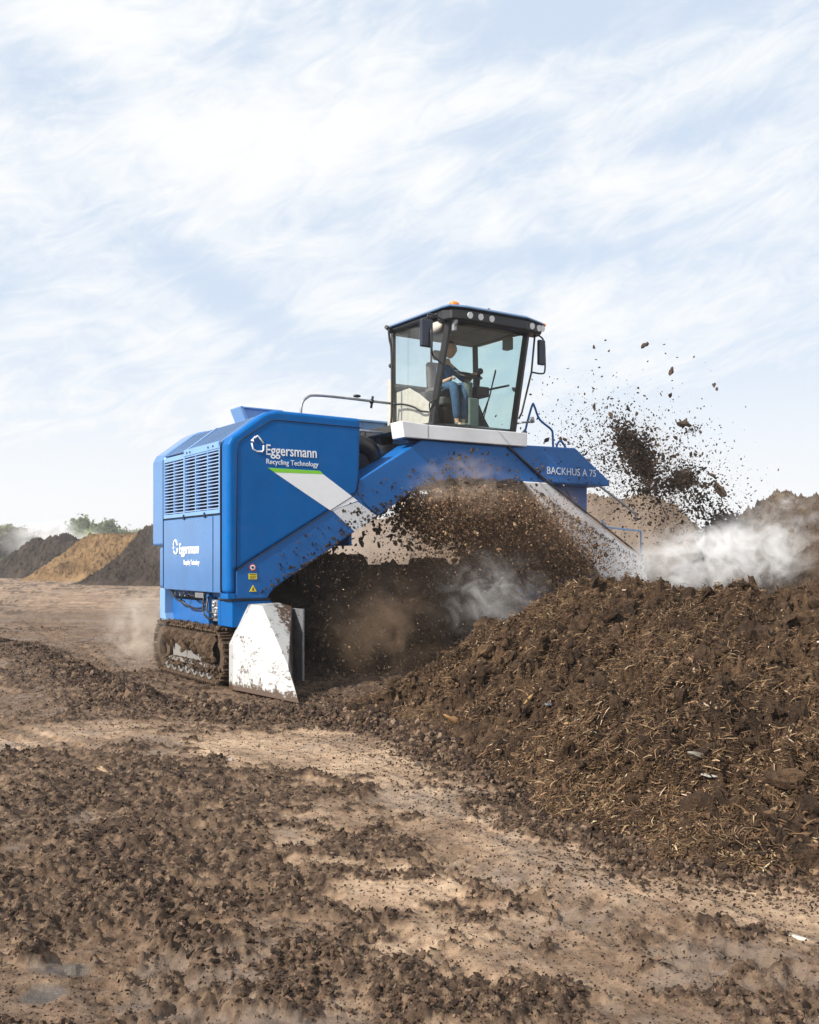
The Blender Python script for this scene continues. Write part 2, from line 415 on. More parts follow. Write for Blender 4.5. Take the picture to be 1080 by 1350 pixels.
def blob(a0, e0, wa, we, amp, rot=0):
    """a broad soft bank of cloud (or a gap) centred on a compass direction"""
    ca_, sa_ = math.cos(rot), math.sin(rot); da = mth('SUBTRACT', az, a0); de = mth('SUBTRACT', el, e0)
    u_ = mth('ADD', mth('MULTIPLY', da, ca_/wa), mth('MULTIPLY', de, sa_/wa)); v_ = mth('ADD', mth('MULTIPLY', da, -sa_/we), mth('MULTIPLY', de, ca_/we))
    return mth('MULTIPLY', mth('EXPONENT', mth('MULTIPLY', mth('ADD', mth('MULTIPLY', u_, u_), mth('MULTIPLY', v_, v_)), -1)), amp)
c1 = cloud(9.0, R(16), 1.9, .80, (.3, .1, 0), 10, .58, 1.1)
c2 = cloud(4.5, R(-14), 1.6, 1, (2.1, .2, 1), 6, .5, .8)
c3 = cloud(24, R(20), 2.2, .8, (.6, .7, 3), 10, .68, 1.6)
s_ = mth('ADD', mth('ADD', mth('MULTIPLY', c1, .50), mth('MULTIPLY', c2, .42)), mth('MULTIPLY', c3, .40))
bl = None
for g_ in BANKS:
    q_ = blob(*g_); bl = q_ if bl is None else mth('ADD', bl, q_)
cover = rng(mth('ADD', s_, bl), .50, .84)
low = rng(el, R(1), R(16), .95, 0)
cover = mth('MAXIMUM', cover, low)
cover = mth('ADD', mth('MULTIPLY', cover, .85), .15)
mx = N('ShaderNodeMix'); mx.data_type = 'RGBA'; Lk(cover, mx.inputs[0])
tint = N('ShaderNodeMix'); tint.data_type = 'RGBA'; tint.blend_type = 'MIX'; tint.inputs[0].default_value = .86
Lk(sk.outputs[0], tint.inputs[6]); tint.inputs[7].default_value = (4.55, 5.5, 6.8, 1)
Lk(tint.outputs[2], mx.inputs[6]); mx.inputs[7].default_value = (7.05, 7.15, 7.22, 1)
Lk(mx.outputs[2], bg.inputs[0])

# ================================================================== ground
def seg_dist(X, Y, pts):
    best = np.full(X.shape, 1e9)
    for (ax, ay), (bx, by) in zip(pts[:-1], pts[1:]):
        dx, dy = bx-ax, by-ay; t = np.clip(((X-ax)*dx+(Y-ay)*dy)/(dx*dx+dy*dy), 0, 1)
        best = np.minimum(best, np.hypot(X-ax-t*dx, Y-ay-t*dy))
    return best
RIDGE_A = [(-9.5, 20.5), (-7.4, 18.2), (-5.3, 15.0), (-4.0, 12.6), (-3.3, 11.5)]
RIDGE_B = [(-2.6, 11.1), (-1.9, 10.55), (-1.1, 10.45), (-.4, 10.0), (.1, 9.3), (.5, 8.3)]
RIDGE_C = [(-7.5, 15.6), (-5.5, 13.4), (-4.2, 12.3), (-3.2, 11.6)]
ROAD = [(-1.5, 9.2), (-.55, 8.2), (0.1, 6.6), (.75, 5.35), (1.7, 4.75), (3., 4.2)]
ROAD2 = [(-.8, 6.3), (-.1, 5.2), (.35, 4.5), (.8, 4.0)]
FAR_TRACKS = [[(-30, 60), (-14, 40), (-6.5, 22), (-5, 17)], [(-20, 55), (-8, 34), (-5, 21)]]
RUTS = [[(-2.7, 8.3), (-.55, 4.9), (.75, 3.1)], [(-3.5, 7.6), (-1.35, 4.3), (-.3, 2.8)], [(-7.5, 13.5), (-4.2, 9.9), (-2.7, 8.3)], [(-8.3, 12.7), (-5.0, 9.1), (-3.5, 7.6)], [(.2, 5.6), (1.6, 3.9), (2.6, 3.0)], [(-12, 30), (-6.6, 19), (-4.6, 14.6)], [(-14.2, 30), (-8.4, 19), (-6.2, 14.6)]]
def ground_fields(X, Y):
    wx = X+.5*fbm(X*.7, Y*.7, 3, 3); wy = Y+.5*fbm(X*.7+9, Y*.7, 3, 5)
    m = .50+.34*fbm(wx*.55, wy*.42, 4, 21)+.70*fbm(wx*1.8, wy*2.3, 4, 31)+1.05*fbm(X*4.0+wx, Y*6.5, 4, 33)+.45*fbm(X*21, Y*23, 2, 35)
    rd = seg_dist(wx, wy, ROAD); rd2 = seg_dist(wx, wy, ROAD2)
    m -= .62*sst(.70, .10, rd)+.36*sst(.40, .05, rd2)
    a_, b_ = X*.62-Y*.78, X*.78+Y*.62; stk = fbm(a_*.7, b_*7, 4, 301)
    dry = np.clip(sst(.95, .15, rd)+.8*sst(.5, .1, rd2)+.8*np.exp(-(((X+1.2)**2+(Y-8.7)**2)/.8))+.9*np.exp(-(((X+3.5)**2+(Y-9.3)**2)/1.1))+.75*sst(26, 40, Y)+.5*fbm(wx*.7, wy*1.4, 4, 305), 0, 1)*(.75+.6*stk)
    for cx, cy, r, a in ((-3.4, 9.3, .9, -.7), (-1.2, 8.7, .75, -.8), (-.5, 8.8, .9, -.5), (-1.5, 4.1, .32, -.9), (-1.45, 3.75, .25, -.8), (-.55, 3.55, .35, -.9), (1.0, 3.6, .3, -.5), (2.1, 3.8, .3, -.4),
                         (-2.4, 7.8, 1.0, .55), (-1.0, 5.0, .9, .35), (-.45, 4.05, .55, .4), (.2, 3.9, .35, .4), (-2.2, 6.0, .9, .3), (-6, 12, 1.5, -.5), (-9, 24, 4, -.4), (1.3, 3.9, .5, .25)):
        m += a*np.exp(-((X-cx)**2+(Y-cy)**2)/(r*r))
    da = seg_dist(wx, wy, RIDGE_A); db = seg_dist(wx, wy, RIDGE_B); dc = seg_dist(X, Y, RIDGE_C)
    m += 1.0*sst(.75, .1, da)+.9*sst(.7, .1, db)+.6*sst(.6, .1, dc)
    lx, ly = w2loc(X, Y)
    toe = windrow_toe(ly)
    m += 1.1*sst(-.75, .0, lx-toe)*sst(-10.2, -9, ly)*sst(0, -2.2, ly)
    M_ = sst(.20, .98, m)
    far = sst(14, 40, Y)
    M_ = M_*(1-.25*far)
    for tr in FAR_TRACKS: M_ = M_*(1-.4*sst(2.6, .6, seg_dist(wx, wy, tr)))
    z = np.zeros_like(X)
    cl = billow(wx*3.2, wy*2.6, 4, 41, .58); cl2 = billow(X*11, Y*9, 3, 51, .6); cl3 = fbm(X*38, Y*34, 3, 61)
    z = .05*fbm(X*.25, Y*.25, 3, 71)+.016*stk*sst(1.3, .3, np.minimum(rd, rd2))
    z = z+M_*(.014+.036*np.maximum(cl, -.2)+.034*cl2+.020*cl3)+(1-M_)*(.010*fbm(X*5, Y*4, 3, 81)+.0045*fbm(X*33, Y*30, 3, 91))
    z = z+sst(.6, .0, da)*(.05+.09*cl)+sst(.45, .0, db)*(.02+.06*cl)+sst(.5, .0, dc)*(.05+.06*cl)
    # the crawler ruts run diagonally across the yard
    r1 = np.abs(np.sin((X*.86+Y*.35)*2.3+.5*fbm(X, Y, 2, 17)))
    z = z-.012*sst(.75, 1., r1)*(1-M_)
    wet = sst(.10, .8, fbm(X*1.3+4, Y*1.0, 4, 99)*1.1+.5*sst(5.4, 3.4, Y)+.4*fbm(X*9, Y*9, 2, 98))*(1-M_)
    pud = np.zeros_like(X)
    for cx, cy, r in ((-1.5, 4.12, .14), (-1.47, 3.86, .10), (-.5, 3.48, .20), (-.2, 3.42, .14)):
        pud = np.maximum(pud, np.exp(-(((X-cx)**2+((Y-cy)*1.3)**2)/(r*r))**1.2)*(1+1.5*fbm(X*7, Y*7, 3, 55)))
    z = z-.015*pud
    for rt_ in RUTS:
        dr = seg_dist(X+.06*fbm(X*2, Y*2, 2, 61), Y, rt_); w_ = sst(.26, .17, dr)*(.55+.9*np.clip(fbm(X*1.3, Y*1.3, 3, 311)+.3, 0, 1))
        al = X*.55-Y*.83; lug = np.sin(al*6.283/.15+2.2*dr*8)
        z = z-w_*(.028-.012*np.clip(lug*2, -1, 1))*(1-.35*M_)+.016*np.exp(-((dr-.27)/.06)**2)*(.5+fbm(X*6, Y*6, 2, 313))
        M_ = M_*(1-.45*np.clip(w_, 0, 1)); dry = dry*(1-.35*np.clip(w_, 0, 1))
    ground_fields.dry = np.clip(dry*(.90+.8*fbm(X*2.2, Y*3.4, 4, 321)), 0, 1)
    return z, M_, wet, pud
def windrow_toe(y):
    return np.interp(y, [-9.4, -8.6, -8, -6.5, -5, -3.8, -2.4, 0], [1.0, -.45, -.85, -.5, .05, .35, .6, .8])

c_in = np.tan(np.linspace(-.44, .44, 430)); c_l = -np.geomspace(c_in[-1], 2.2, 70)[1:][::-1]; c_r = np.geomspace(c_in[-1], 2.2, 70)[1:]
cc = np.concatenate([c_l, c_in, c_r])
rr_ = np.concatenate([np.geomspace(1.0, 3.1, 60)[:-1], np.geomspace(3.1, 26, 1000)[:-1], np.geomspace(26, 3000, 170)])
GC, GRr = np.meshgrid(cc, rr_); GX = GC*GRr; GY = GRr-0
gz, gM, gW, gP = ground_fields(GX, GY); gD = ground_fields.dry
edge = np.maximum(sst(1.9, 2.2, np.abs(GC)), sst(1.3, 1.0, GRr)); gz = gz-.35*edge
farf = sst(100, 400, GRr); gz = gz*(1-farf)
ny, nx = GX.shape; idx = np.arange(ny*nx).reshape(ny, nx)
F = np.stack([idx[:-1, :-1], idx[:-1, 1:], idx[1:, 1:], idx[1:, :-1]], -1).reshape(-1, 4)
gme = np_mesh('ground', np.stack([GX, GY, gz], -1).reshape(-1, 3), F)
for nm, arr in (('clump', gM), ('wet', gW), ('puddle', gP), ('dry', gD)):
    a = gme.attributes.new(nm, 'FLOAT', 'POINT'); a.data.foreach_set('value', arr.astype(np.float32).ravel())
t = NT('yard_soil'); p = t.N('ShaderNodeBsdfPrincipled')
at = t.N('ShaderNodeAttribute', attribute_name='clump'); aw = t.N('ShaderNodeAttribute', attribute_name='wet'); ap = t.N('ShaderNodeAttribute', attribute_name='puddle')
n1 = t.noise(.9, 6, .65); n2 = t.noise(14, 6, .7); n3 = t.noise(85, 4, .7); n4 = t.noise(5, 5, .6)
tand = t.ramp(n2, 0, [(.32, (0.255, 0.174, 0.116)), (.5, (0.430, 0.308, 0.215)), (.68, (0.557, 0.424, 0.308))])
adr = t.N('ShaderNodeAttribute', attribute_name='dry')
damp = t.ramp(n2, 0, [(.32, (.0688, .0430, .0284)), (.5, (.1462, .0963, .0645)), (.68, (.2408, .1677, .1187))])
class _W:
    def __init__(s, o): s.outputs = [o]
adm = t.N('ShaderNodeMath', operation='MULTIPLY_ADD'); t.L(n4, 0, adm, 0); adm.inputs[1].default_value = .9; adm.inputs[2].default_value = -.45
ad2 = t.N('ShaderNodeMath', operation='ADD', use_clamp=True); t.L(adm, 0, ad2, 0); t.L(adr, 'Fac', ad2, 1)
tan = _W(t.mixc(ad2.outputs[0], damp.outputs[0], tand.outputs[0]))
tan2 = t.ramp(n1, 0, [(.35, (.70, .66, .64)), (.60, (1, 1, 1))])
tc_ = t.mixc(1., tan.outputs[0], tan2.outputs[0], 'MULTIPLY'); tc_ = t.mixc(1., tc_, (.97, .955, .905), 'MULTIPLY')
tc_ = t.mixc(aw.outputs['Fac'], tc_, t.mixc(.5, tan.outputs[0], (.135, .105, .083)))
drk = t.ramp(n2, 0, [(.33, (.0163, .0095, .0060)), (.5, (.0671, .0413, .0258)), (.66, (.1892, .1273, .0808))])
mm = t.N('ShaderNodeMath', operation='ADD'); t.l.new(at.outputs['Fac'], mm.inputs[0])
m5 = t.N('ShaderNodeMath', operation='MULTIPLY_ADD'); t.L(n2, 0, m5, 0); m5.inputs[1].default_value = .9; m5.inputs[2].default_value = -.45; t.L(m5, 0, mm, 1)
fr = t.ramp(mm, 0, [(.18, (0, 0, 0)), (.60, (1, 1, 1))])
speck = t.ramp(n3, 0, [(.30, (.35, .33, .32)), (.42, (1, 1, 1))])
cc_ = t.mixc(fr.outputs[0], tc_, drk.outputs[0]); cc_ = t.mixc(.65, cc_, speck.outputs[0], 'MULTIPLY')
pr_ = t.ramp(ap, 'Fac', [(.2, (0, 0, 0)), (.75, (.85, .85, .85))])
cc_ = t.mixc(pr_.outputs[0], cc_, (.085, .072, .062))
t.l.new(cc_, p.inputs['Base Color'])
rf = t.N('ShaderNodeMix', data_type='FLOAT'); t.l.new(aw.outputs['Fac'], rf.inputs[0]); rf.inputs[2].default_value = .95; rf.inputs[3].default_value = .62
rf2 = t.N('ShaderNodeMix', data_type='FLOAT'); t.L(pr_, 0, rf2, 0); t.L(rf, 0, rf2, 2); rf2.inputs[3].default_value = .1
t.L(rf2, 0, p, 'Roughness'); p.inputs['Specular IOR Level'].default_value = .35
ad = t.N('ShaderNodeMath', operation='MULTIPLY_ADD'); t.L(n2, 0, ad, 0); ad.inputs[1].default_value = 1.6; t.L(n3, 0, ad, 2)
b = t.N('ShaderNodeBump'); b.inputs['Strength'].default_value = .55; b.inputs['Distance'].default_value = .018; t.L(ad, 0, b, 'Height'); t.L(b, 0, p, 'Normal')
t.L(p, 0, t.out, 0)
tag(link('ground', gme, t.m), kind='structure')
pl = MB(); pl.b.faces.new([pl.b.verts.new(q) for q in ((-3500, -400, -.5), (3500, -400, -.5), (3500, 3300, -.5), (-3500, 3300, -.5))])
tag(pl.build('ground_plain', plain('plain_soil', (.17, .125, .09), .95, var=.3, scale=.05)), kind='structure')

# loose clods and crumbs on the yard
CLODMAT = chips('clod_colours', [(0, (.0138, .0077, .0052)), (.5, (.0447, .0267, .0163)), (.85, (.1032, .0645, .0404)), (1, (.19, .13, .088))])
def ground_clods():
    r = np.random.RandomState(5); n = 600000
    d = 3.2*np.exp(r.rand(n)*math.log(24/3.2)); X = (r.rand(n)-.5)*.92*d; Y = d
    z, m_, w_, p_ = ground_fields(X, Y)
    lx, ly = w2loc(X, Y); inside = (lx > windrow_toe(ly)+.3) & (ly > -9.3) & (ly < 6) & (lx < 7.2)
    da = np.minimum(seg_dist(X, Y, RIDGE_A), seg_dist(X, Y, RIDGE_B))
    toe = np.exp(-np.abs(lx-windrow_toe(ly))/.35)*(ly > -9.5)*(ly < -1)
    pr = .07+.18*m_+.40*np.exp(-da/.35)+.28*toe
    keep = (r.rand(n) < pr) & ~inside & (p_ < .3) & ~((lx > -.1) & (lx < .7) & (ly > -.1) & (ly < 3))
    X, Y, z, da, toe, m_ = X[keep], Y[keep], z[keep], da[keep], toe[keep], m_[keep]
    s = .0022+.0030*Y/5*r.rand(len(X))**2+(.004+.010*m_)*r.rand(len(X))**6+.030*r.rand(len(X))**3*np.exp(-da/.3)+.014*toe*r.rand(len(X))**4
    return X, Y, z, s
X, Y, z, s = ground_clods()
big = s > .020
scatter('soil_crumbs', ICO1, np.stack([X[~big], Y[~big], z[~big]+s[~big]*.2], 1), s[~big], CLODMAT, 3)
scatter('loose_clods', ICO2, np.stack([X[big], Y[big], z[big]+s[big]*.2], 1), s[big], CLODMAT, 4)

# ================================================================== compost windrows
def heap_mesh(name, X, Y, Z, mat, parent=None):
    ny, nx = X.shape; idx = np.arange(ny*nx).reshape(ny, nx)
    F = np.stack([idx[:-1, :-1], idx[:-1, 1:], idx[1:, 1:], idx[1:, :-1]], -1).reshape(-1, 4)
    return link(name, np_mesh(name, np.stack([X, Y, Z], -1).reshape(-1, 3), F), mat, parent)
COMPOST = soil('compost', (.0103, .0060, .0034), (.0602, .0344, .0189), (.1720, .1049, .0568), 1.6, 22, bump=.9, bd=.03)
def mound_h(x, y):
    """height of the unturned windrow in front of the machine, machine axes"""
    toe = windrow_toe(y)+.25*fbm(y*1.3, x*.4, 3, 7)
    crest = 3.8+.2*fbm(y*.5, x*0, 2, 9); rt = 7.3+.2*fbm(y*.8, x*0, 2, 8)
    t = np.where(x < crest, (x-toe)/(crest-toe), (rt-x)/(rt-crest)); t = np.clip(t, -.2, 1)
    prof = np.where(t > 0, 1-(1-np.clip(t, 0, 1))**1.38, t*.8)
    H_ = 1.20+.14*fbm(y*.9, x*.5, 2, 12)
    endA = sst(-1.25, -3.1, y+.3*fbm(x*1.5, y*0, 3, 15)); endA = endA*np.where(y > -2.5, .98, 1)
    endB = sst(-9.6, -7.0, y)
    return H_*prof*np.minimum(endA, 1)*endB
def mound_z(x, y):
    h = mound_h(x, y); a = sst(.0, .35, h)
    big_ = fbm(x*1.3, y*1.3, 3, 111)*.20; cl = billow(x*2.3+.3*fbm(x*2, y*2, 2, 5), y*3.0, 4, 121, .6)*.27; c2 = billow(x*6+.6*fbm(x*3, y*3, 2, 1), y*9, 3, 131, .6)*.10; c3 = fbm(x*22, y*30, 3, 141)*.055
    return h+a*(big_+cl)+sst(-.02, .25, h)*(c2+c3)-.06*sst(.03, -.03, h)
def build_mound():
    xs = np.concatenate([np.linspace(-1.6, 4.6, 560), np.linspace(4.62, 7.6, 130)]); ys = np.linspace(-10, -.6, 760)
    X, Y = np.meshgrid(xs, ys); Z = mound_z(X, Y)
    jx = .035*fbm(X*7, Y*7, 3, 151); jy = .035*fbm(X*7, Y*7, 3, 161)
    WX, WY = loc2w(X+jx, Y+jy); gz = ground_fields(WX, WY)[0]
    Z = Z+gz*sst(.4, 0, Z)*.6
    o = heap_mesh('compost_windrow', WX, WY, Z, COMPOST)
    tag(o, 'brown fibrous compost windrow rising in front of the turning machine, not yet turned', 'compost heap')
build_mound()
def on_mound(n, seed, yr=(-9.4, -1.2), xr=(-1., 4.6)):
    r = np.random.RandomState(seed); x = r.uniform(*xr, n); y = r.uniform(*yr, n); h = mound_h(x, y); k = h > .02
    x, y = x[k], y[k]; z = mound_z(x, y); e = .03
    gx = (mound_h(x+e, y)-mound_h(x-e, y))/(2*e); gy = (mound_h(x, y+e)-mound_h(x, y-e))/(2*e)
    Nl = np.stack([-gx, -gy, np.ones_like(gx)], 1); Nl /= np.linalg.norm(Nl, axis=1)[:, None]
    WX, WY = loc2w(x, y); Nw = np.stack([Nl[:, 0]*UX[0]+Nl[:, 1]*VX[0], Nl[:, 0]*UX[1]+Nl[:, 1]*VX[1], Nl[:, 2]], 1)
    return r, np.stack([WX, WY, z], 1), Nw, y
STRAW = chips('straw_colours', [(0, (.0172, .0103, .0060)), (.50, (.0817, .0464, .0241)), (.85, (.1720, .1032, .0533)), (.97, (.2924, .1978, .1118)), (1, (.5332, .4128, .2838))])
def tangent_dirs(r, Nw, down=.6, lift=.25):
    n = len(Nw); d = r.randn(n, 3); d -= (d*Nw).sum(1)[:, None]*Nw
    g = np.array([0, 0, -1.])[None]-Nw*(-Nw[:, 2])[:, None]
    d = d/np.linalg.norm(d, axis=1)[:, None]+down*g+lift*r.randn(n)[:, None]*Nw
    return d
r, P, Nw, yl = on_mound(440000, 201)
cl_ = fbm(P[:, 0]*1.3, P[:, 1]*1.3, 3, 301); k = r.rand(len(P)) < .62+1.3*cl_
P, Nw = P[k], Nw[k]
straws('straw_fibres', P+Nw*(.008+.030*r.rand(len(P))[:, None]**1.5), tangent_dirs(r, Nw, 1.1, .35), Nw, .022+.11*r.rand(len(P))**3, .0032+.0075*r.rand(len(P))**3, STRAW, 6, .3, 2)
r, P, Nw, yl = on_mound(6000, 202)
straws('twigs', P+Nw*.012, tangent_dirs(r, Nw, .3, .45), Nw, .06+.20*r.rand(len(P))**2.5, .004+.007*r.rand(len(P))**2, STRAW, 8, .22)
LUMP = [lumpy(2, 60+i, .40, (1.3, .9, .8)) for i in range(8)]
r, P, Nw, yl = on_mound(520, 209, (-9.0, -2.2), (-.4, 4.4))
scatter('compost_clods', [lumpy(3, 160+i, .55, (1.4, .9, .7)) for i in range(6)], P-Nw*.012, .035+.075*r.rand(len(P))**2, COMPOST, 72)
r, P, Nw, yl = on_mound(7000, 207)
scatter('fibrous_lumps', LUMP, P+Nw*.01, .012+.032*r.rand(len(P))**2.5, COMPOST, 71)
r, P, Nw, yl = on_mound(60000, 203)
s = .006+.016*r.rand(len(P))**3+.016*(P[:, 2] < .35)*r.rand(len(P))**2
k = r.rand(len(P)) < .55
scatter('compost_crumbs', ICO1, P[k]+Nw[k]*.004, s[k], chips('compost_crumb_colours', [(0, (.014, .009, .006)), (.5, (.060, .034, .019)), (.9, (.13, .078, .043)), (1, (.26, .17, .10))]), 9)
chipV, chipF = ico(1); FLAKE = [(chipV*np.array([1.2, .6, .12])*(1+.25*np.random.RandomState(i).randn(len(chipV), 1)), chipF) for i in range(5)]
r, P, Nw, yl = on_mound(4200, 204)
scatter('wood_flakes', FLAKE, P+Nw*.012, .006+.024*r.rand(len(P))**3, chips('flake_colours', [(0, (.03, .018, .011)), (.6, (.11, .065, .036)), (.92, (.25, .16, .09)), (1, (.50, .46, .41))]), 12, flat=.35)

# further windrows: generator in world axes along direction a
def windrow(name, c0, ang, L, h, hw, mat, seed, nx=120, ny=420, rough=.12, endL=3., endR=3., peak=.0):
    ys = np.linspace(0, L, ny); xs = np.linspace(-hw*1.15, hw*1.15, nx); X, Y = np.meshgrid(xs, ys)
    t = 1-np.abs(X)/hw; tt = np.clip(t, 0, 1)
    prof = np.where(t > 0, np.minimum(tt*1.12, 1-(1-tt)**1.9*.9-.1+.1*tt), t*.5)
    en = np.minimum(sst(0, 1, Y/endL) if endL else 1, sst(0, 1, (L-Y)/endR) if endR else 1)
    Z = h*prof*en
    k = sst(.0, .4, Z); f = 1/(hw*.35)
    Z = Z*(1+.10*fbm(Y*f*.7, X*f*.3, 3, seed))+k*rough*(1.1*fbm(X*f*1.4, Y*f*1.4, 3, seed+3)+.9*billow(X*f*5, Y*f*5, 3, seed+5)+.5*billow(X*f*17, Y*f*17, 3, seed+9))
    Z = Z-.15*sst(.05, -.05, t)
    ca, sa = math.cos(ang), math.sin(ang)
    o = heap_mesh(name, c0[0]+Y*ca-X*sa, c0[1]+Y*sa+X*ca, Z, mat); return o
VANG = math.atan2(VX[1], VX[0])
TANC = soil('sandy_compost', (.1032, .0671, .0430), (.1892, .1290, .0860), (.2924, .2064, .1419), .7, 5, bump=.9, bd=.12)
BRNC = soil('coarse_brown_compost', (.0640, .0416, .0272), (.1600, .1080, .0704), (.2720, .1960, .1320), .7, 4.5, bump=1., bd=.2)
DRKC = soil('dark_compost', (.0155, .0112, .0086), (.0430, .0310, .0241), (.0817, .0602, .0464), .5, 3, bump=.9, bd=.15)
ORNC = soil('yellow_wood_compost', (.0860, .0499, .0224), (.2064, .1247, .0568), (.3268, .2150, .1075), .5, 3, bump=.9, bd=.15)
def lw(x, y): return loc2w(x, y)
tag(windrow('compost_windrow', lw(12.8, 1.6), VANG, 26, 3.05, 4.2, TANC, 401, 200, 900, .22, 3.2, 4), 'tan windrow wrapped in dust, seen behind the arch and beyond the flying soil', 'compost heap')
tag(windrow('compost_windrow', lw(13.2, -9), VANG, 13.2, 2.85, 4.2, BRNC, 431, 320, 900, .26, 3, 3.0), 'coarse brown windrow with clumpy top, behind the steam on the right edge', 'compost heap')
tag(windrow('compost_windrow', lw(3.9, .9), VANG, 4.2, 1.45, 3.0, COMPOST, 461, 260, 300, .12, 1.6, 1.2), 'dark freshly turned compost in the shade under and behind the machine', 'compost heap')
LANG = math.atan2(-.5, .85)
tag(windrow('compost_windrow', (-21.9, 71), LANG, 18, 3.55, 4.6, DRKC, 501, 160, 400, .36, 4.5, 4), 'dark brown windrow touching the left edge of the blue machine, nearest of three', 'compost heap')
tag(windrow('compost_windrow', (-31.2, 85.8), LANG, 20, 3.6, 5.0, ORNC, 531, 160, 400, .36, 4.8, 4), 'yellow tan wood compost windrow between two dark ones', 'compost heap')
tag(windrow('compost_windrow', (-39.8, 96.), LANG, 22, 3.55, 5.2, DRKC, 561, 160, 400, .36, 4.8, 4), 'dark grey brown windrow farthest left, at the photo edge', 'compost heap')

FLYMUD = chips('splashed_mud_colours', [(0, (.015, .009, .006)), (.6, (.045, .028, .018)), (1, (.12, .08, .052))])
# ================================================================== the windrow turner
T = empty('windrow_turner', (P0[0], P0[1], 0), ROT)
tag(T, 'blue self-propelled compost windrow turner with arch body, glass cab and crawler tracks', 'windrow turner')
LOW = dict()
# --- engine housing: rear slab, dark core, top, front slab
def skew(poly, dz): return [(x, z+dz) for x, z in poly]
side_prof = [(.0, 1.26), (.0, 3.19), (.05, 3.29), (.46, 3.60), (.56, 3.655), (.70, 3.69), (1.99, 3.68), (1.97, 2.83), (1.94, 2.63), (.11, 1.56), (.11, 1.26)]
b = MB(); b.prism(side_prof, .0, .24); b.build('engine_housing', M['blue'], T, .055, 4)
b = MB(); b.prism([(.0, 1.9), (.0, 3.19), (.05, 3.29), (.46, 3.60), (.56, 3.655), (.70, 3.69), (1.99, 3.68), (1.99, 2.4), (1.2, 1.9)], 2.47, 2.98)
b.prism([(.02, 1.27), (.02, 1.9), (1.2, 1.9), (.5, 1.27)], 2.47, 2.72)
b.build('rear_housing', M['bluesheen'], T, .05, 4)
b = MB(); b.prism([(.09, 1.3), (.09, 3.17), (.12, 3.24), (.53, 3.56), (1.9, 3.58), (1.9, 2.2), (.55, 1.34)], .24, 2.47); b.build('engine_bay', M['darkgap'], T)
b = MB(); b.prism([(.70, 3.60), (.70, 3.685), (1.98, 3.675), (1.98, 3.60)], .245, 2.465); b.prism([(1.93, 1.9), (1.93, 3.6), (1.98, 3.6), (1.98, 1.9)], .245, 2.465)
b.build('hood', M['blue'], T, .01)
b = MB(); b.box(.0, .08, .245, 2.465, 1.262, 2.29); b.build('service_door', M['bluesheen'], T, .012)
b = MB(); b.box(-.006, .0, .50, .506, 1.28, 2.28); b.box(-.004, .002, .245, 2.46, 2.292, 2.304); b.box(-.006, .03, .236, .246, 1.28, 3.2); b.box(-.006, .03, 2.463, 2.475, 1.28, 3.2)
for y in (.75, 1.55): b.box(-.02, .0, y, y+.05, 2.27, 2.34)
b.build('door_seam', M['seam'], T)
# --- louvred grilles on the side and over the shoulder
def grille(y0, y1, cols, name, outx, lab=None):
    g = empty(name, (0, 0, 0), 0, T)
    f = MB(); fw = .035
    f.box(outx, .07, y0, y0+fw, 2.31, 3.2); f.box(outx, .07, y1-fw, y1, 2.31, 3.2); f.box(outx, .07, y0+fw, y1-fw, 2.31, 2.365)
    f.box(outx, .07, y0+fw, y1-fw, 3.14, 3.21)
    for c in range(1, cols):
        yc = y0+(y1-y0)*c/cols; f.box(outx+.004, .07, yc-.011, yc+.011, 2.365, 3.14)
    f.build('grille_frame', M['bluelite'], g, .006)
    s = MB(); n = 17
    for i in range(n):
        z = 2.385+i*(3.12-2.385)/(n-1)
        s.box(outx+.010, .048, y0+fw, y1-fw, z-.0065, z+.0065, Matrix.Rotation(R(-6), 3, 'Y'), (.03, (y0+y1)/2, z))
    s.build('slats', M['slat'], g)
    # sloped shoulder screen, fine bars
    q = MB(); ax, az, bx, bz = .03, 3.25, .50, 3.60
    nb = 13
    for i in range(nb):
        t_ = i/(nb-1); x = ax+(bx-ax)*t_; z = az+(bz-az)*t_
        q.box(x-.009, x+.009, y0+.03, y1-.02, z-.006, z+.008, Matrix.Rotation(R(-37), 3, 'Y'), (x, (y0+y1)/2, z))
    q.build('shoulder_screen', M['grill'], g)
    for yc in (y0, y1-.03): q = MB(); q.prism([(ax, az-.02), (ax-.02, az), (bx-.02, bz+.012), (bx, bz-.01)], yc, yc+.03); q.build('shoulder_frame', M['bluelite'], g)
grille(.25, 1.58, 3, 'grille', -.012)
grille(1.585, 2.46, 2, 'grille', -.002)
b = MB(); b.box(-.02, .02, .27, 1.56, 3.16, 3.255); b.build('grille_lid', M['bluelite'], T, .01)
for y in (.45, .62, 1.30, 1.42): b = MB(); b.cyl((-.03, y, 3.205), (-.018, y, 3.205), .014, 8); b.build('lid_bolt', M['black'], T)
# --- raised tail flap of the hood
b = MB(); b.prism([(1.28, 3.68), (1.12, 4.06), (1.16, 4.08), (1.36, 3.68)], 2.2, 2.6); b.prism([(1.36, 3.68), (1.16, 4.05), (1.8, 4.04), (1.8, 3.68)], 2.25, 2.55); b.prism([(1.13, 4.045), (1.85, 4.04), (1.85, 4.065), (1.12, 4.068)], 2.2, 2.6)
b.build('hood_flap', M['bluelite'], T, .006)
# --- seams of the front panel
def seamline(pts, r=.007):
    s = MB(); s.tube([(x, -.0015, z) for x, z in pts], r, 5); return s
seamline([(.115, 1.56), (.13, 3.10), (.15, 3.22), (.22, 3.29), (.60, 3.535), (.68, 3.555), (1.98, 3.545)]).build('panel_seam', M['seam'], T)
seamline([(.115, 1.56), (1.935, 2.635), (1.965, 2.83)]).build('panel_seam', M['seam'], T)
seamline([(1.935, 2.635), (2.02, 2.50), (2.27, 2.33)], .005).build('panel_seam', M['seam'], T)
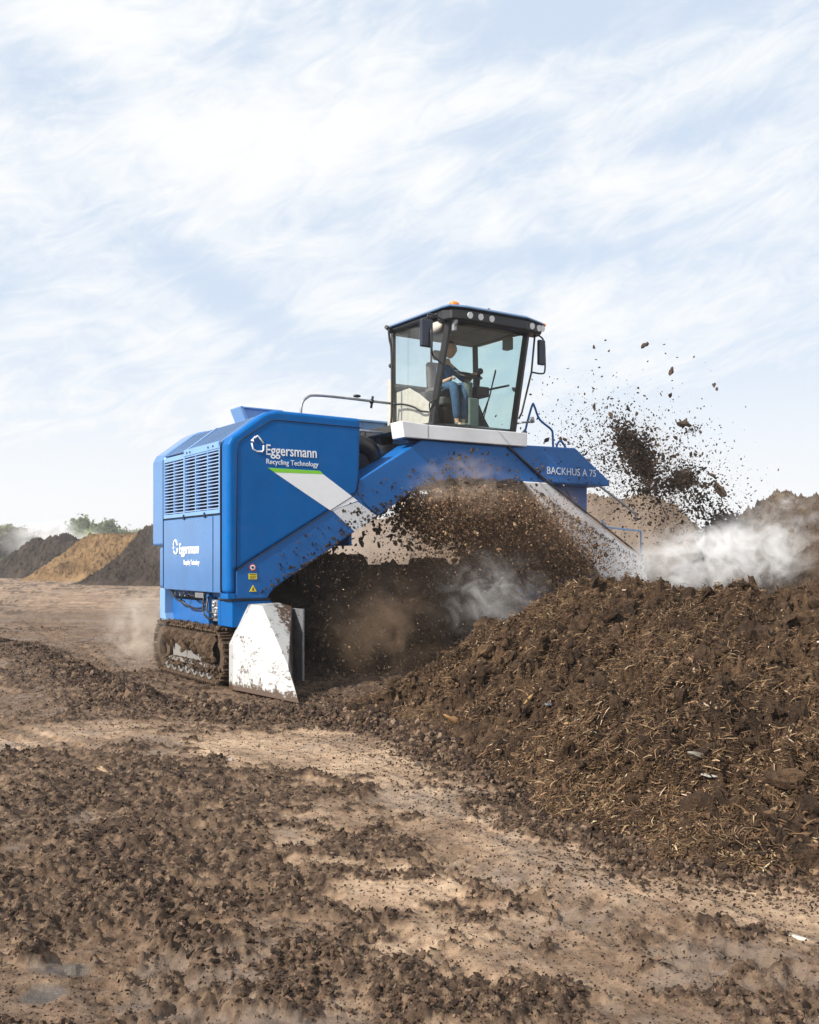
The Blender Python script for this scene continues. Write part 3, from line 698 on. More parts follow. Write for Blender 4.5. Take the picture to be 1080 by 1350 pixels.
# --- arch beam: continuous front girder
outer = [(.112, 1.19), (.112, 1.558), (1.937, 2.632), (1.972, 2.83), (3.02, 3.45), (4.60, 3.45), (5.36, 2.93)]
under = [(4.92, 2.915), (4.44, 2.90), (4.05, 2.915), (3.65, 2.90), (3.35, 2.865), (3.06, 2.77), (2.80, 2.645), (2.5, 2.46), (2.28, 2.32), (1.89, 2.09), (1.2, 1.66), (.66, 1.325), (.60, 1.25), (.56, 1.19)]
b = MB(); b.prism(outer+under, .003, 2.3); b.build('arch_beam', M['blueside'], T, .022, 3)
b = MB(); b.prism([(.0, 1.19), (.11, 1.19), (.11, 1.262), (.0, 1.262)], .0, .26); b.build('housing_sill', M['blue'], T, .008)
# leg below
b = MB(); b.prism([(.07, .82), (.07, 1.165), (.62, 1.165), (.78, .95), (.80, .2), (.55, .2), (.52, .82)], .03, .42); b.prism([(.07, .82), (.07, 1.20), (.16, 1.20), (.16, .82)], .43, .52)
b.build('leg_post', M['blue'], T, .015)
b = MB(); b.box(.05, .62, .02, .45, 1.168, 1.188); b.build('leg_gap', M['black'], T)
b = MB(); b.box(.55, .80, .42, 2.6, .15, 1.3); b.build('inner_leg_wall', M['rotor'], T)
# chassis and machinery under the housing
b = MB(); b.prism([(2.72, .80), (2.72, 1.268), (2.50, 1.268), (2.50, .90), (2.42, .72), (2.6, .72)], .03, .6, 'x'); b.build('chassis_end', M['bluelite'], T, .01)
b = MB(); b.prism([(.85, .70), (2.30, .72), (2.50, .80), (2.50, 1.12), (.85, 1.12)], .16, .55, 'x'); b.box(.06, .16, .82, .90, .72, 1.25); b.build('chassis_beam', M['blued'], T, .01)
b = MB(); b.box(.2, .55, .3, 2.45, 1.12, 1.29); b.box(.25, .5, .3, 1.0, .75, 1.12); b.build('belly_pan', M['darkgap'], T)
for y in (2.25, 2.05, 1.85): b = MB(); b.cyl((.15, y, 1.20), (.10, y, 1.20), .035, 10); b.build('bolt', M['steel'], T)
b = MB()
for pts in ([(.06, 1.7, 1.24), (.02, 1.75, 1.12), (.10, 1.55, 1.02), (.12, 1.2, 1.03), (.16, 1.0, 1.12)],
            [(.05, .95, 1.22), (.02, .9, .98), (.05, .72, .90), (.1, .6, .95)], [(.08, 1.62, 1.24), (.03, 1.4, 1.20), (.08, 1.1, 1.18), (.2, .9, 1.2)],
            [(.05, .8, 1.2), (.0, .72, 1.02), (.03, .60, .98)], [(.06, 2.3, 1.26), (.04, 2.0, 1.12), (.06, 1.75, 1.1)]):
    b.tube(smooth_path(pts, 5), .014, 6)
b.build('hydraulic_hose', M['blackrub'], T)
rr2 = random.Random(4)
b = MB(); b.box(.07, .16, .52, .72, .88, 1.16)
for i in range(16): b.ball((.06+rr2.random()*.03, .54+rr2.random()*.16, .90+rr2.random()*.24), .02+.02*rr2.random(), sub=1)
b.build('valve_block', M['steel'], T)
b = MB(); b.box(.03, .09, .95, 1.25, 1.17, 1.25); b.build('junction_box', M['steel'], T, .01)
# --- right end of the machine
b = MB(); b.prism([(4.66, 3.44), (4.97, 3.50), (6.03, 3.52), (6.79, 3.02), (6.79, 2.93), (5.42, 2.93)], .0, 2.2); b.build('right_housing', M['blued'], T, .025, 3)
b = MB(); b.prism([(5.45, .8), (5.45, 2.928), (6.62, 2.928), (6.60, .8)], .35, 2.1); b.build('right_leg', M['bluedirty'], T, .02)
b = MB(); b.prism([(4.91, 2.925), (5.40, 2.925), (7.56, 1.70), (7.66, 1.40), (7.66, .62), (7.2, .62), (6.62, 1.38)], -.03, .34); b.build('right_wing_plate', M['whitemud'], T, .02)
b = MB(); b.tube([(4.59, -.03, 3.46), (5.42, -.045, 2.92), (6.5, -.05, 2.32), (7.5, -.05, 1.76)], .016, 6); b.build('wing_cable', M['black'], T)
b = MB(); b.tube([(5.75, -.02, 2.9), (6.25, .30, 2.66), (6.9, .34, 2.2), (7.05, .3, 2.25)], .012, 6); b.build('wing_cable', M['black'], T)
b = MB(); b.tube([(6.8, .3, 2.98), (7.55, .4, 2.66), (7.82, .4, 2.5), (7.84, .4, 2.38)], .02, 8); b.build('handrail', M['steel'], T)
b = MB(); b.tube([(7.0, .4, 2.38), (7.12, .4, 2.26), (7.95, .4, 2.21), (7.97, .4, 1.6)], .018, 8); b.build('handrail', M['bluelite'], T)
for pts in (smooth_path([(5.17, .3, 3.5), (5.22, .3, 3.78), (5.36, .3, 4.19), (5.41, .3, 4.18), (5.52, .3, 3.98), (5.76, .3, 3.84), (5.80, .3, 3.75), (5.81, .3, 3.5)], 5), smooth_path([(5.88, .3, 3.5), (5.90, .3, 3.60), (5.97, .3, 3.66), (6.05, .3, 3.60), (6.12, .3, 3.5)], 5)):
    b = MB(); b.tube(pts, .018, 8); b.build('hoop_rail', M['blued'], T)
# --- guide plough in front of the left crawler
pv = [(.30, -.06, 1.12), (.71, -.05, 1.13), (.90, -.03, 1.08), (.94, -.02, .06), (.04, -.08, .61), (.04, -.08, .03), (.40, -.95, .38), (.21, -1.62, .03), (.42, -.14, 1.10), (.30, .06, 1.12), (.04, .06, .61), (.04, .06, .03), (.94, .06, .06), (.90, .06, 1.08), (.71, .06, 1.13)]
pf = [(4, 6, 8, 0), (4, 5, 7, 6), (8, 6, 2), (8, 2, 1), (0, 8, 1), (6, 7, 3, 2), (0, 1, 14, 9), (1, 2, 13, 14), (2, 3, 12, 13), (4, 0, 9, 10), (5, 4, 10, 11), (9, 14, 13, 12, 11, 10), (5, 11, 12, 3, 7)]
def plough_mat():
    t = NT('plough_white'); p = t.N('ShaderNodeBsdfPrincipled'); g = t.N('ShaderNodeTexCoord'); s_ = t.N('ShaderNodeSeparateXYZ'); t.L(g, 'Object', s_, 0)
    n = t.noise(26, 5, .7); n2 = t.noise(5, 6, .7, dist=.4); n3 = t.noise(60, 4, .7)
    # splash mask: strong at the right side, some along the bottom edge
    a = t.N('ShaderNodeMapRange'); t.L(s_, 'X', a, 0); a.inputs[1].default_value = .42; a.inputs[2].default_value = .95; a.inputs[3].default_value = 0; a.inputs[4].default_value = .22
    bt = t.N('ShaderNodeMapRange'); t.L(s_, 'Z', bt, 0); bt.inputs[1].default_value = .02; bt.inputs[2].default_value = .16; bt.inputs[3].default_value = .24; bt.inputs[4].default_value = 0
    s1 = t.N('ShaderNodeMath', operation='ADD'); t.L(a, 0, s1, 0); t.L(bt, 0, s1, 1)
    s2 = t.N('ShaderNodeMath', operation='MULTIPLY_ADD'); t.L(n2, 0, s2, 0); s2.inputs[1].default_value = .60; t.L(s1, 0, s2, 2)
    s3 = t.N('ShaderNodeMath', operation='MULTIPLY_ADD'); t.L(n, 0, s3, 0); s3.inputs[1].default_value = .45; t.L(s2, 0, s3, 2)
    m = t.ramp(s3, 0, [(.575, (0, 0, 0)), (.635, (1, 1, 1))])
    rust = t.ramp(s2, 0, [(.40, (.41, .41, .405)), (.50, (.38, .34, .28)), (.60, (.27, .18, .11))])
    c = t.mixc(m.outputs[0], rust.outputs[0], (.075, .045, .028)); t.l.new(c, p.inputs['Base Color']); p.inputs['Roughness'].default_value = .4
    b = t.N('ShaderNodeBump'); b.inputs['Strength'].default_value = .5; b.inputs['Distance'].default_value = .015; t.L(m, 0, b, 'Height'); t.L(b, 0, p, 'Normal')
    t.L(p, 0, t.out, 0); return t.m
b = MB(); b._new(pv, pf); b.build('plough', plough_mat(), T, .008, 2, label='white faceted guide plough splashed with mud')
b = MB(); b.box(.945, .975, -.25, .7, .1, 1.05); b.build('plough_side_plate', M['steel'], T, .004)
# --- crawler
def crawler(x0, x1, full=True):
    y0, y1, rz = .50, 2.56, .33; zc = .41
    tr = empty('crawler_track', (0, 0, 0), 0, T)
    per = 2*(y1-y0)+2*math.pi*rz
    def at(s):
        s %= per; Ls = y1-y0
        if s < Ls: return (y0+s, zc+rz, 0)
        s -= Ls
        if s < math.pi*rz: a = s/rz; return (y1+rz*math.sin(a), zc+rz*math.cos(a), -a)
        s -= math.pi*rz
        if s < Ls: return (y1-s, zc-rz, -math.pi)
        s -= Ls; a = s/rz; return (y0-rz*math.sin(a), zc-rz*math.cos(a), -math.pi-a)
    n = 40 if full else 0
    bb = MB(); pts = [at(i*per/64) for i in range(64)]
    vs = []
    for (yy, z, a) in pts:
        for xx in (x0+.05, x1-.05): vs.append((xx, yy, z))
    for (yy, z, a) in pts:
        ny_, nz_ = math.sin(-a)*.05, math.cos(a)*.05
        for xx in (x0+.05, x1-.05): vs.append((xx, yy-ny_, z-nz_))
    fs = []
    for i in range(64):
        j = (i+1) % 64; o_ = 128
        fs += [(2*i, 2*i+1, 2*j+1, 2*j), (o_+2*i, o_+2*j, o_+2*j+1, o_+2*i+1), (2*i, 2*j, o_+2*j, o_+2*i), (2*i+1, o_+2*i+1, o_+2*j+1, 2*j+1)]
    bb._new(vs, fs); bb.build('track_chain', M['mud'], tr)
    if full:
        sm = MB(); sm.box(x0-.0, x1, -.068, .068, .0, .03); sm.box(x0, x1, -.050, -.030, .03, .062); sm.box(x0, x1, .030, .050, .03, .052)
        proto = sm.build('track_shoe', M['mud'], tr, .004)
        for i in range(n):
            o = proto if i == 0 else proto.copy()
            if i: COL.objects.link(o); o.parent = tr
            yy, z, a = at(i*per/n); o.location = (0, yy, z); o.rotation_euler = (a, 0, 0)
    else:
        sm = MB()
        for i in range(40):
            yy, z, a = at(i*per/40); sm.box(x0, x1, yy-.068, yy+.068, z, z+.04, Matrix.Rotation(a, 3, 'X'), (0, yy, z))
        sm.build('track_belt', M['mud'], tr)
    # idler ring and sprocket
    for k, (yc, nm) in enumerate(((y1, 'idler_wheel'), (y0, 'drive_sprocket'))):
        q = MB(); N_ = 28; vs = []; fs = []
        ro, ri = .29, .17
        for i in range(N_):
            a = 2*math.pi*i/N_
            for rr_i, xx in ((ro, x0+.03), (ri, x0+.03), (ro, x0+.12), (ri, x0+.12)): vs.append((xx, yc+rr_i*math.cos(a), zc+rr_i*math.sin(a)*1.0))
        for i in range(N_):
            j = (i+1) % N_; A = 4*i; B = 4*j
            fs += [(A, B, B+1, A+1), (A+2, A+3, B+3, B+2), (A, A+2, B+2, B), (A+1, B+1, B+3, A+3)]
        q._new(vs, fs); q.cyl((x0+.10, yc, zc), (x0+.2, yc, zc), .07, 12); q.build(nm, M['mud'], tr, .006)
    q = MB(); q.box(x0+.04, x1-.1, y0+.18, y1-.40, .30, .56); q.prism([(y0+.05, .24), (y1-.30, .24), (y1-.30, .29), (y0+.05, .29)], x0-.015, x0+.3, 'x'); q.build('track_frame', M['trackplate'], tr, .01)
    q = MB()
    for i in range(7):
        yc = y0+.22+i*.27; q.cyl((x0+.03, yc, .17), (x0+.25, yc, .17), .085, 14); q.cyl((x0+.0, yc, .17), (x0+.03, yc, .17), .035, 10)
    q.build('track_rollers', M['trackplate'], tr)
    if full:
        # caked mud hanging in tongues over the frame
        r = np.random.RandomState(31); ny_, nz_ = 220, 60
        yy = np.linspace(y0-.1, y1-.32, ny_); tt = np.linspace(0, 1, nz_); Yg, Tg = np.meshgrid(yy, tt)
        hang = .19+.14*billow(yy*5, yy*0+3, 3, 77, .6)+.07*fbm(yy*16, yy*0, 3, 78)+.12*sst(1.5, .55, yy); hang = np.clip(hang, .05, .46)
        Z = .70-Tg*hang[None, :]; Xg = x0+.03-.08*np.sin(np.clip(Tg, 0, 1)*3.14)**.7+.07*fbm(Yg*16, Z*8, 4, 79)-.07*billow(Yg*13, Z*4, 4, 80)
        me = heap_mesh('caked_mud', Xg, Yg, Z, M['mud'], tr); 
        P_ = []; r = np.random.RandomState(8)
        for i in range(900):
            yv = r.uniform(y0-.2, y1+.1); P_.append((x0+r.uniform(-.02, x1-x0), yv, zc+rz+.03+r.rand()*.035))
        for i in range(260): P_.append((x0+r.uniform(-.03, .02), r.uniform(y0-.2, y1-.2), r.uniform(.18, .30)))
        oo = scatter('mud_lumps', ICO1, np.array(P_), .010+.022*r.rand(len(P_))**2, M['mud'], 5, smooth=True, kind=None); oo.parent = tr
    return tr
crawler(.0, .48)
crawler(6.15, 6.6, False)
# --- rotor under the arch
rt = empty('rotor', (0, 1.05, .92), 0, T)
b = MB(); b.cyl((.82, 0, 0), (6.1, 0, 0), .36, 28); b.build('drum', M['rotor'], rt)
pr = random.Random(9)
for i in range(38):
    x = .95+i*.136; a = R(i*67+10); q = MB(); w_ = .10+.05*pr.random(); L_ = .66+.14*pr.random()
    q.prism([(-w_, .3), (-w_*1.2, L_-.08), (-w_*.6, L_), (-w_*.2, L_-.05), (w_*.3, L_+.03), (w_, L_-.06), (w_*.8, .3)], -.02, .02, 'y')
    o = q.build('paddle', M['rotor'], rt, .004); o.location = (x, 0, 0); o.rotation_euler = (a, 0, R(18 if i % 2 else -18))
for x0_, x1_, h_ in ((1.55, 2.75, .84), (2.95, 3.35, .70), (1.02, 1.28, .80), (3.5, 4.3, .78), (4.5, 5.4, .82)):
    q = MB(); n = int((x1_-x0_)/.07); top = []
    for k in range(n+1):
        xx = x0_+(x1_-x0_)*k/n; top.append((xx, h_+.03*(k % 2)+.03*pr.random()-(.14 if k in (0, n) else 0)))
    q.prism([(x0_, .2)]+top+[(x1_, .2)], -.03, .03, 'y'); o = q.build('throwing_plate', M['rotor'], rt); o.rotation_euler = (R(-6), 0, 0)
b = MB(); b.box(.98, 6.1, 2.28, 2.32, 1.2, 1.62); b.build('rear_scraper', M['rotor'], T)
# --- platform, rear hood, hoses
b = MB(); b.prism([(2.66, 3.455), (2.62, 3.69), (3.07, 3.665), (4.95, 3.68), (4.95, 3.465)], -.07, .25); b.build('platform_beam', M['beam'], T, .012)
b = MB(); b.box(3.072, 3.078, -.0725, -.06, 3.47, 3.66); b.build('beam_joint', M['seam'], T)
b = MB(); b.box(2.7, 4.93, .26, 1.9, 3.58, 3.68); b.build('platform_floor', M['dkgrey'], T)
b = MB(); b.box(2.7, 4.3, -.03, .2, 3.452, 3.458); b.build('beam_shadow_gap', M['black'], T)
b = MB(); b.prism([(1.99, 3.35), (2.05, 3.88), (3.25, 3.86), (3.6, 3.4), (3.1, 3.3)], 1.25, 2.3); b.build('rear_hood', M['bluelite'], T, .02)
b = MB()
for x in (2.35, 2.75): b.box(x, x+.03, 1.235, 1.25, 3.4, 3.86)
b.box(2.0, 3.2, 1.20, 1.25, 3.84, 3.87); b.build('hood_ribs', M['bluelite'], T, .004)
b = MB(); b.box(2.0, 3.5, .55, 1.3, 2.9, 3.25); b.build('hose_tray', M['darkgap'], T)
b = MB(); b.tube(smooth_path([(2.0, .7, 3.38), (2.25, .62, 3.42), (2.48, .58, 3.32), (2.55, .62, 3.14), (2.4, .7, 2.95)], 6), .135, 14); b.build('intake_hose', M['blackrub'], T)
b = MB(); b.tube([(2.52, .62, 3.28), (3.0, .66, 3.33)], .125, 16); b.build('intake_pipe', M['black'], T)
b = MB(); b.tube([(2.54, .62, 3.285), (2.62, .63, 3.29)], .14, 16); b.build('hose_clamp', M['steel'], T)
b = MB(); b.box(2.86, 3.08, .9, 1.1, 3.38, 3.58); b.build('filter_box', M['black'], T, .01)
for i in range(10): b = MB(); b.ball((2.05+.5*rr2.random(), .42+.2*rr2.random(), 3.0+.09*rr2.random()), .012+.02*rr2.random(), sub=1); b.build('fitting', M['chrome'], T)
b = MB(); b.prism([(2.98, 3.30), (3.02, 3.56), (3.14, 3.58), (3.20, 3.47)], .35, .8); b.build('beam_bracket', M['bluelite'], T, .01)
b = MB(); b.tube(smooth_path([(1.56, 1., 3.69), (1.56, 1., 3.93), (1.64, 1., 4.07), (1.9, 1., 4.13), (3.16, 1., 4.12)], 5), .021, 8); b.build('guard_rail', M['steel'], T)
b = MB(); b.ball((2.50, 1., 4.18), .05, (1.3, 1, .5)); b.build('rail_cap', M['black'], T)
b = MB(); b.tube([(2.75, 1, 4.02), (2.78, 1, 4.2)], .02, 6); b.ball((2.76, 1, 4.12), .04); b.build('rail_clamp', M['black'], T)
b = MB(); b.tube([(2.0, .55, 3.60), (3.08, .6, 3.585)], .018, 8); b.build('guard_rail', M['steel'], T)

# --- cab
CB = empty('cab', (4.12*.035, .3*.035, 3.70*.035), 0, T); CB.scale = (.965, .965, .965)
fl, fr_, rl, rr3 = Vector((3.24, .12, 3.70)), Vector((4.84, .12, 3.70)), Vector((3.20, 1.16, 3.70)), Vector((4.90, 1.16, 3.70))
tfl, tfr, trl, trr = Vector((3.27, -.30, 5.24)), Vector((4.78, -.30, 5.24)), Vector((3.20, 1.16, 5.34)), Vector((4.86, 1.16, 5.34))
def pillar(a, b_, w_, mat, name='pillar'):
    q = MB(); q.tube([a, b_], w_, 4); q.build(name, mat, CB, .006)
pillar(fl, tfl, .062, M['black']); pillar(fr_, tfr, .060, M['black']); pillar(rl, trl, .045, M['dkgrey']); pillar(rr3, trr, .05, M['dkgrey'])
b = MB(); b.tube([fl, fr_], .05, 4); b.tube([tfl+Vector((0, 0, -.02)), tfr+Vector((0, 0, -.02))], .055, 4); b.build('windscreen_frame', M['black'], CB)
b = MB(); b.tube([trl, trr], .028, 4); b.tube([rl+Vector((0, 0, .75)), rr3+Vector((0, 0, .75))], .045, 4); b.tube([Vector((3.95, 1.16, 4.45)), Vector((3.95, 1.16, 5.3))], .018, 4); b.tube([tfl, trl], .035, 4); b.tube([tfr, trr], .035, 4); b.build('roof_rail', M['dkgrey'], CB)
def pane(name, pts, mat, ns=1, bulge=0):
    q = MB(); n = 10; P_ = [Vector(p) for p in pts]; nrm = (P_[1]-P_[0]).cross(P_[3]-P_[0]).normalized(); vs = []
    for i in range(n+1):
        for j in range(n+1):
            u_, v_ = i/n, j/n; p = (P_[0]*(1-u_)+P_[1]*u_)*(1-v_)+(P_[3]*(1-u_)+P_[2]*u_)*v_
            vs.append(p+nrm*bulge*(1-(2*u_-1)**2))
    q._new(vs, [(i*(n+1)+j, (i+1)*(n+1)+j, (i+1)*(n+1)+j+1, i*(n+1)+j+1) for i in range(n) for j in range(n)])
    o = q.build(name, mat, CB); o.data.shade_smooth(); return o
e_ = Vector((0, 0, .03))
pane('windscreen', (fl+e_, fr_+e_, tfr-e_, tfl-e_), M['glassf'], bulge=.05)
pane('door_window', (rl+e_, fl+e_, tfl-e_, trl-e_), M['glasss'], bulge=.03)
pane('side_window', (fr_+e_, rr3+e_, trr-e_, tfr-e_), M['glassf'], bulge=.02)
pane('rear_window', (rr3+Vector((0, 0, .77)), rl+Vector((0, 0, .77)), trl-e_, trr-e_), M['glassf'])
b = MB(); b.box(3.22, 4.88, 1.14, 1.17, 3.70, 4.44); b.build('rear_wall', M['dkgrey'], CB)
b = MB(); b.box(3.13, 3.20, 1.13, 1.24, 3.62, 4.55); b.build('rear_corner_panel', M['beige'], CB, .02)
b = MB(); b.prism([(.14, 3.74), (1.12, 3.74), (1.12, 4.34), (.75, 4.36), (.45, 4.22), (.10, 4.0)], 3.235, 3.26, 'x'); b.build('door_trim', M['beige'], CB, .01)
b = MB(); b.box(3.22, 4.88, .14, 1.14, 3.69, 3.735); b.build('cab_floor', M['dkgrey'], CB)
b = MB(); b.prism([(-.15, 5.22), (.1, 5.285), (1.12, 5.292), (1.12, 5.302), (-.15, 5.302)], 3.28, 4.8, 'x'); b.box(4.15, 4.22, -.1, 1.05, 5.27, 5.29); b.build('roof_liner', M['liner'], CB)
# roof shell
b = MB(); b.prism([(3.20, -.47), (3.42, -.52), (4.6, -.52), (4.98, -.44), (5.05, -.30), (5.045, -.16), (3.14, -.16), (3.14, -.30)], 5.20, 5.375, 'z'); b.prism([(3.14, -.155), (5.045, -.155), (5.02, 1.2), (4.9, 1.34), (3.3, 1.34), (3.13, 1.2)], 5.305, 5.375, 'z'); b.build('roof_band', M['black'], CB, .035, 3)
q = MB(); outl = [(3.14, -.48), (3.42, -.55), (4.6, -.55), (5.0, -.47), (5.08, -.32), (5.05, 1.22), (4.92, 1.37), (3.28, 1.37), (3.10, 1.22), (3.11, -.32)]
vs = []; lay = [(1., 5.378), (1.005, 5.395), (.97, 5.425), (.80, 5.465), (.4, 5.49)]; cx, cy = 4.1, .4
for f_, z_ in lay: vs += [(cx+(x-cx)*f_, cy+(y-cy)*f_, z_-(.035*max(0, (x-4.6)/.45) if f_ > .7 else 0)) for x, y in outl]
n = len(outl); fs = [tuple(range(n))]+[(k*n+i, k*n+(i+1) % n, (k+1)*n+(i+1) % n, (k+1)*n+i) for k in range(len(lay)-1) for i in range(n)]+[tuple((len(lay)-1)*n+i for i in range(n))]
q._new(vs, fs); q.build('roof', paint('roof_paint', (.06, .14, .27), .28, .15, coat=.4), CB, .012, 2)
for x in (3.50, 3.70, 3.91, 4.72, 4.90, 4.97):
    q = MB(); yy = -.515 if x < 4.65 else (-.50 if x < 4.8 else -.455); q.cyl((x, yy+.02, 5.290), (x, yy-.014, 5.285), .050, 18); q.build('work_light', M['lamp'], CB, .004)
b = MB(); b.cyl((3.29, -.40, 5.30), (3.29, -.40, 5.43), .055, 14); b.build('beacon_base', M['black'], CB)
b = MB(); b.ball((3.29, -.40, 5.44), .075, (1.1, 1.1, .7)); b.build('beacon', M['orange'], CB)
b = MB(); b.ball((5.03, -.42, 5.36), .04, (1, 1, .8)); b.build('marker_light', M['orange'], CB)
b = MB(); b.ball((3.30, -.43, 5.20), .05, (.8, .8, 1.6)); b.box(3.27, 3.33, -.42, -.36, 5.05, 5.3); b.build('corner_bracket', M['steel'], CB, .01)
b = MB(); b.ball((3.20, -.05, 5.16), .12, (.5, 1.5, .7)); b.build('door_lamp_shell', M['beige'], CB)
b = MB(); b.cyl((4.10, -.2, 5.50), (4.10, -.2, 5.54), .02, 8); b.build('antenna_stub', M['black'], CB)
# hinges
b = MB()
for p_ in ((3.17, 1.2, 5.2), (3.17, 1.2, 4.78), (3.17, 1.2, 4.3), (4.82, -.2, 5.05), (4.86, -.05, 4.62), (4.88, .05, 4.1), (3.17, 1.2, 3.85)): b.ball(p_, .035, (1, 1, 1.2), 1)
b.build('hinges', M['black'], CB)
# mirrors and their rails
def mirror(c, w_, h_, brk, r_=.014, tilt=0):
    mrr = MB(); mrr.box(c[0]-w_/2, c[0]+w_/2, c[1]-.05, c[1]+.02, c[2]-h_/2, c[2]+h_/2); o = mrr.build('mirror', M['mirror'], CB, .02, 3)
    a = MB(); a.tube(smooth_path(brk, 4), r_, 7); a.build('mirror_arm', M['black'], CB)
mirror((2.67, -.56, 4.90), .20, .40, [(3.20, -.32, 5.18), (2.95, -.45, 5.20), (2.72, -.56, 5.19), (2.70, -.56, 5.10)])
b = MB(); b.tube(smooth_path([(2.72, -.62, 4.98), (2.72, -.64, 4.70), (2.76, -.6, 4.60), (2.9, -.5, 4.57), (3.20, -.25, 4.56)], 4), .014, 7); b.build('mirror_arm', M['black'], CB)
mirror((5.02, -.36, 4.93), .13, .40, [(4.80, -.33, 5.24), (4.98, -.36, 5.20), (5.09, -.36, 5.12), (5.11, -.36, 4.9), (5.11, -.36, 4.66), (5.05, -.36, 4.60), (4.83, -.36, 4.60)])
b = MB(); b.tube([(4.90, -.36, 5.20), (4.83, -.36, 4.60), (4.68, -.30, 3.95), (4.66, -.25, 3.86)], .016, 7); b.build('grab_rail', M['black'], CB)
b = MB(); b.tube([(4.85, .0, 3.83), (4.76, -.15, 3.82), (4.95, -.2, 3.84)], .016, 6); b.cyl((4.92, -.22, 3.86), (4.96, -.27, 3.87), .05, 14); b.build('position_lamp', M['steel'], CB)
b = MB(); b.tube(smooth_path([(3.12, 1.12, 5.30), (3.0, .98, 5.33), (3.01, .97, 5.15), (3.03, .94, 4.9), (3.03, .94, 3.9), (2.99, 1., 3.66)], 4), .019, 8); b.tube([(2.95, .98, 5.34), (3.12, 1.05, 5.30)], .035, 6); b.build('grab_rail', M['black'], CB)
b = MB(); b.tube(smooth_path([(3.12, 1.05, 4.12), (3.14, .8, 4.10), (3.15, .5, 4.02), (3.16, .3, 3.93), (3.19, .10, 3.88), (3.22, .08, 3.74)], 5), .016, 7); b.tube(smooth_path([(3.2, .1, 3.9), (3.14, .02, 4.02), (3.22, -.04, 4.06), (3.26, .0, 3.95)], 4), .012, 6); b.build('door_bar', M['black'], CB)
# wiper
b = MB(); b.tube([(4.12, .06, 3.78), (4.24, -.04, 4.2), (4.30, -.12, 4.62)], .012, 6); b.tube([(4.17, .05, 3.79), (4.32, -.10, 4.6)], .009, 6); b.build('wiper', M['black'], CB)
# interior
b = MB(); b.tube(smooth_path([(4.16, .52, 3.74), (4.17, .48, 4.2), (4.16, .42, 4.5)], 4), .085, 10); b.box(4.14, 4.34, .36, .58, 3.74, 4.24); b.build('steering_column', M['console'], CB, .04, 3)
b = MB(); ring = [(4.17+.21*math.cos(a), .40+.21*math.sin(a)*.85, 4.60+.21*math.sin(a)*.35) for a in [2*math.pi*k/28 for k in range(28)]]
b.tube(ring, .018, 8, closed=True); b.tube([ring[0], ring[14]], .014, 6); b.tube([ring[7], (4.17, .44, 4.46)], .016, 6); b.ball((4.17, .41, 4.57), .055, (1, 1, .6)); b.build('steering_wheel', M['black'], CB)
b = MB(); b.box(4.36, 4.62, .45, .75, 4.30, 4.46); b.tube([(4.4, .5, 4.3), (4.4, .45, 4.68)], .035, 8); b.ball((4.42, .44, 4.70), .055); b.tube([(4.6, .5, 4.42), (4.92, .3, 4.50)], .02, 6); b.build('joystick_console', M['black'], CB, .03)
b = MB(); b.prism([(4.35, 3.74), (4.35, 4.20), (4.50, 4.18), (4.62, 3.95), (4.74, 3.78), (4.74, 3.74)], .55, 1.0); b.build('side_console', M['dkgrey'], CB, .03)
b = MB(); b.box(3.32, 3.62, .45, 1.1, 3.74, 4.28); b.build('left_console', M['dkgrey'], CB, .05, 3)
b = MB(); b.box(3.78, 4.22, .62, 1.02, 4.12, 4.27); b.build('seat_cushion', M['fabric'], CB, .05, 3)
b = MB(); b.box(3.80, 4.22, .98, 1.10, 4.2, 4.90, Matrix.Rotation(R(-4), 3, 'X'), (4, 1, 4.3)); b.build('seat_backrest', M['fabric'], CB, .05, 3)
b = MB(); b.box(3.90, 4.12, 1.0, 1.08, 4.93, 5.10); b.build('headrest', M['fabric'], CB, .04, 3)
b = MB(); b.box(3.85, 4.15, .65, 1.0, 3.74, 4.12); b.build('seat_base', M['black'], CB, .03)
b = MB(); b.box(3.70, 3.78, .55, .98, 4.36, 4.42); b.build('armrest', M['fabric'], CB, .02)
b = MB(); b.box(4.60, 4.72, -.05, .10, 5.0, 5.2); b.build('cab_speaker', M['console'], CB, .02)

# --- graphics
poly = lambda pts, y0=-.0045, y1=.002: MB().prism(pts, y0, y1)
poly([(.655, 2.858), (1.385, 2.868), (1.945, 2.515), (1.51, 2.375)][:0] or [(.655, 2.858), (1.385, 2.868), (1.93, 2.524), (1.505, 2.372)]).build('white_stripe', M['stripe'], T)
poly([(1.525, 2.38), (1.935, 2.51), (2.262, 2.308), (1.885, 2.09)], -.0028).build('white_stripe', paint('stripe_splashed', (.68, .69, .72), .4, .3), T)
poly([(.56, 2.915), (.655, 2.858), (1.385, 2.868), (1.34, 2.912)], -.0055).build('green_stripe', M['green'], T)
text('lettering', 'Eggersmann', .20, .525, -.004, 3.085, M['letter'], T, sx=.80, thick=.0015)
text('lettering', 'Recycling Technology', .098, .535, -.004, 2.965, M['letter'], T, sx=.905)
text('lettering', 'BACKHUS A 75', .165, 5.40, -.004, 3.07, M['letterworn'], T, sx=.98)
text('lettering', 'Eggersmann', .205, -.004, 1.78, 1.79, M['letter'], T, side=True, sx=.80, thick=.003)
text('lettering', 'Recycling Technology', .10, -.004, 1.60, 1.63, M['letter'], T, side=True, sx=.70, thick=.002)
def emblem(f, s=1.0):
    """open hexagonal house emblem with a gap and a flowing left stroke"""
    q = MB()
    for pts in ([(0, .02), (.02, -.055), (.075, -.085), (.15, -.085), (.17, -.06), (.17, .0)], [(.17, .03), (.13, .075), (.085, .12), (.045, .085)], [(-.005, .06), (.03, .035), (.02, .075), (.055, .11)]):
        q.tube([f(x*s, z*s) for x, z in pts], .0125*s, 4)
    return q
emblem(lambda x, z: (.33+x, -.003, 3.205+z)).build('emblem', M['letter'], T)
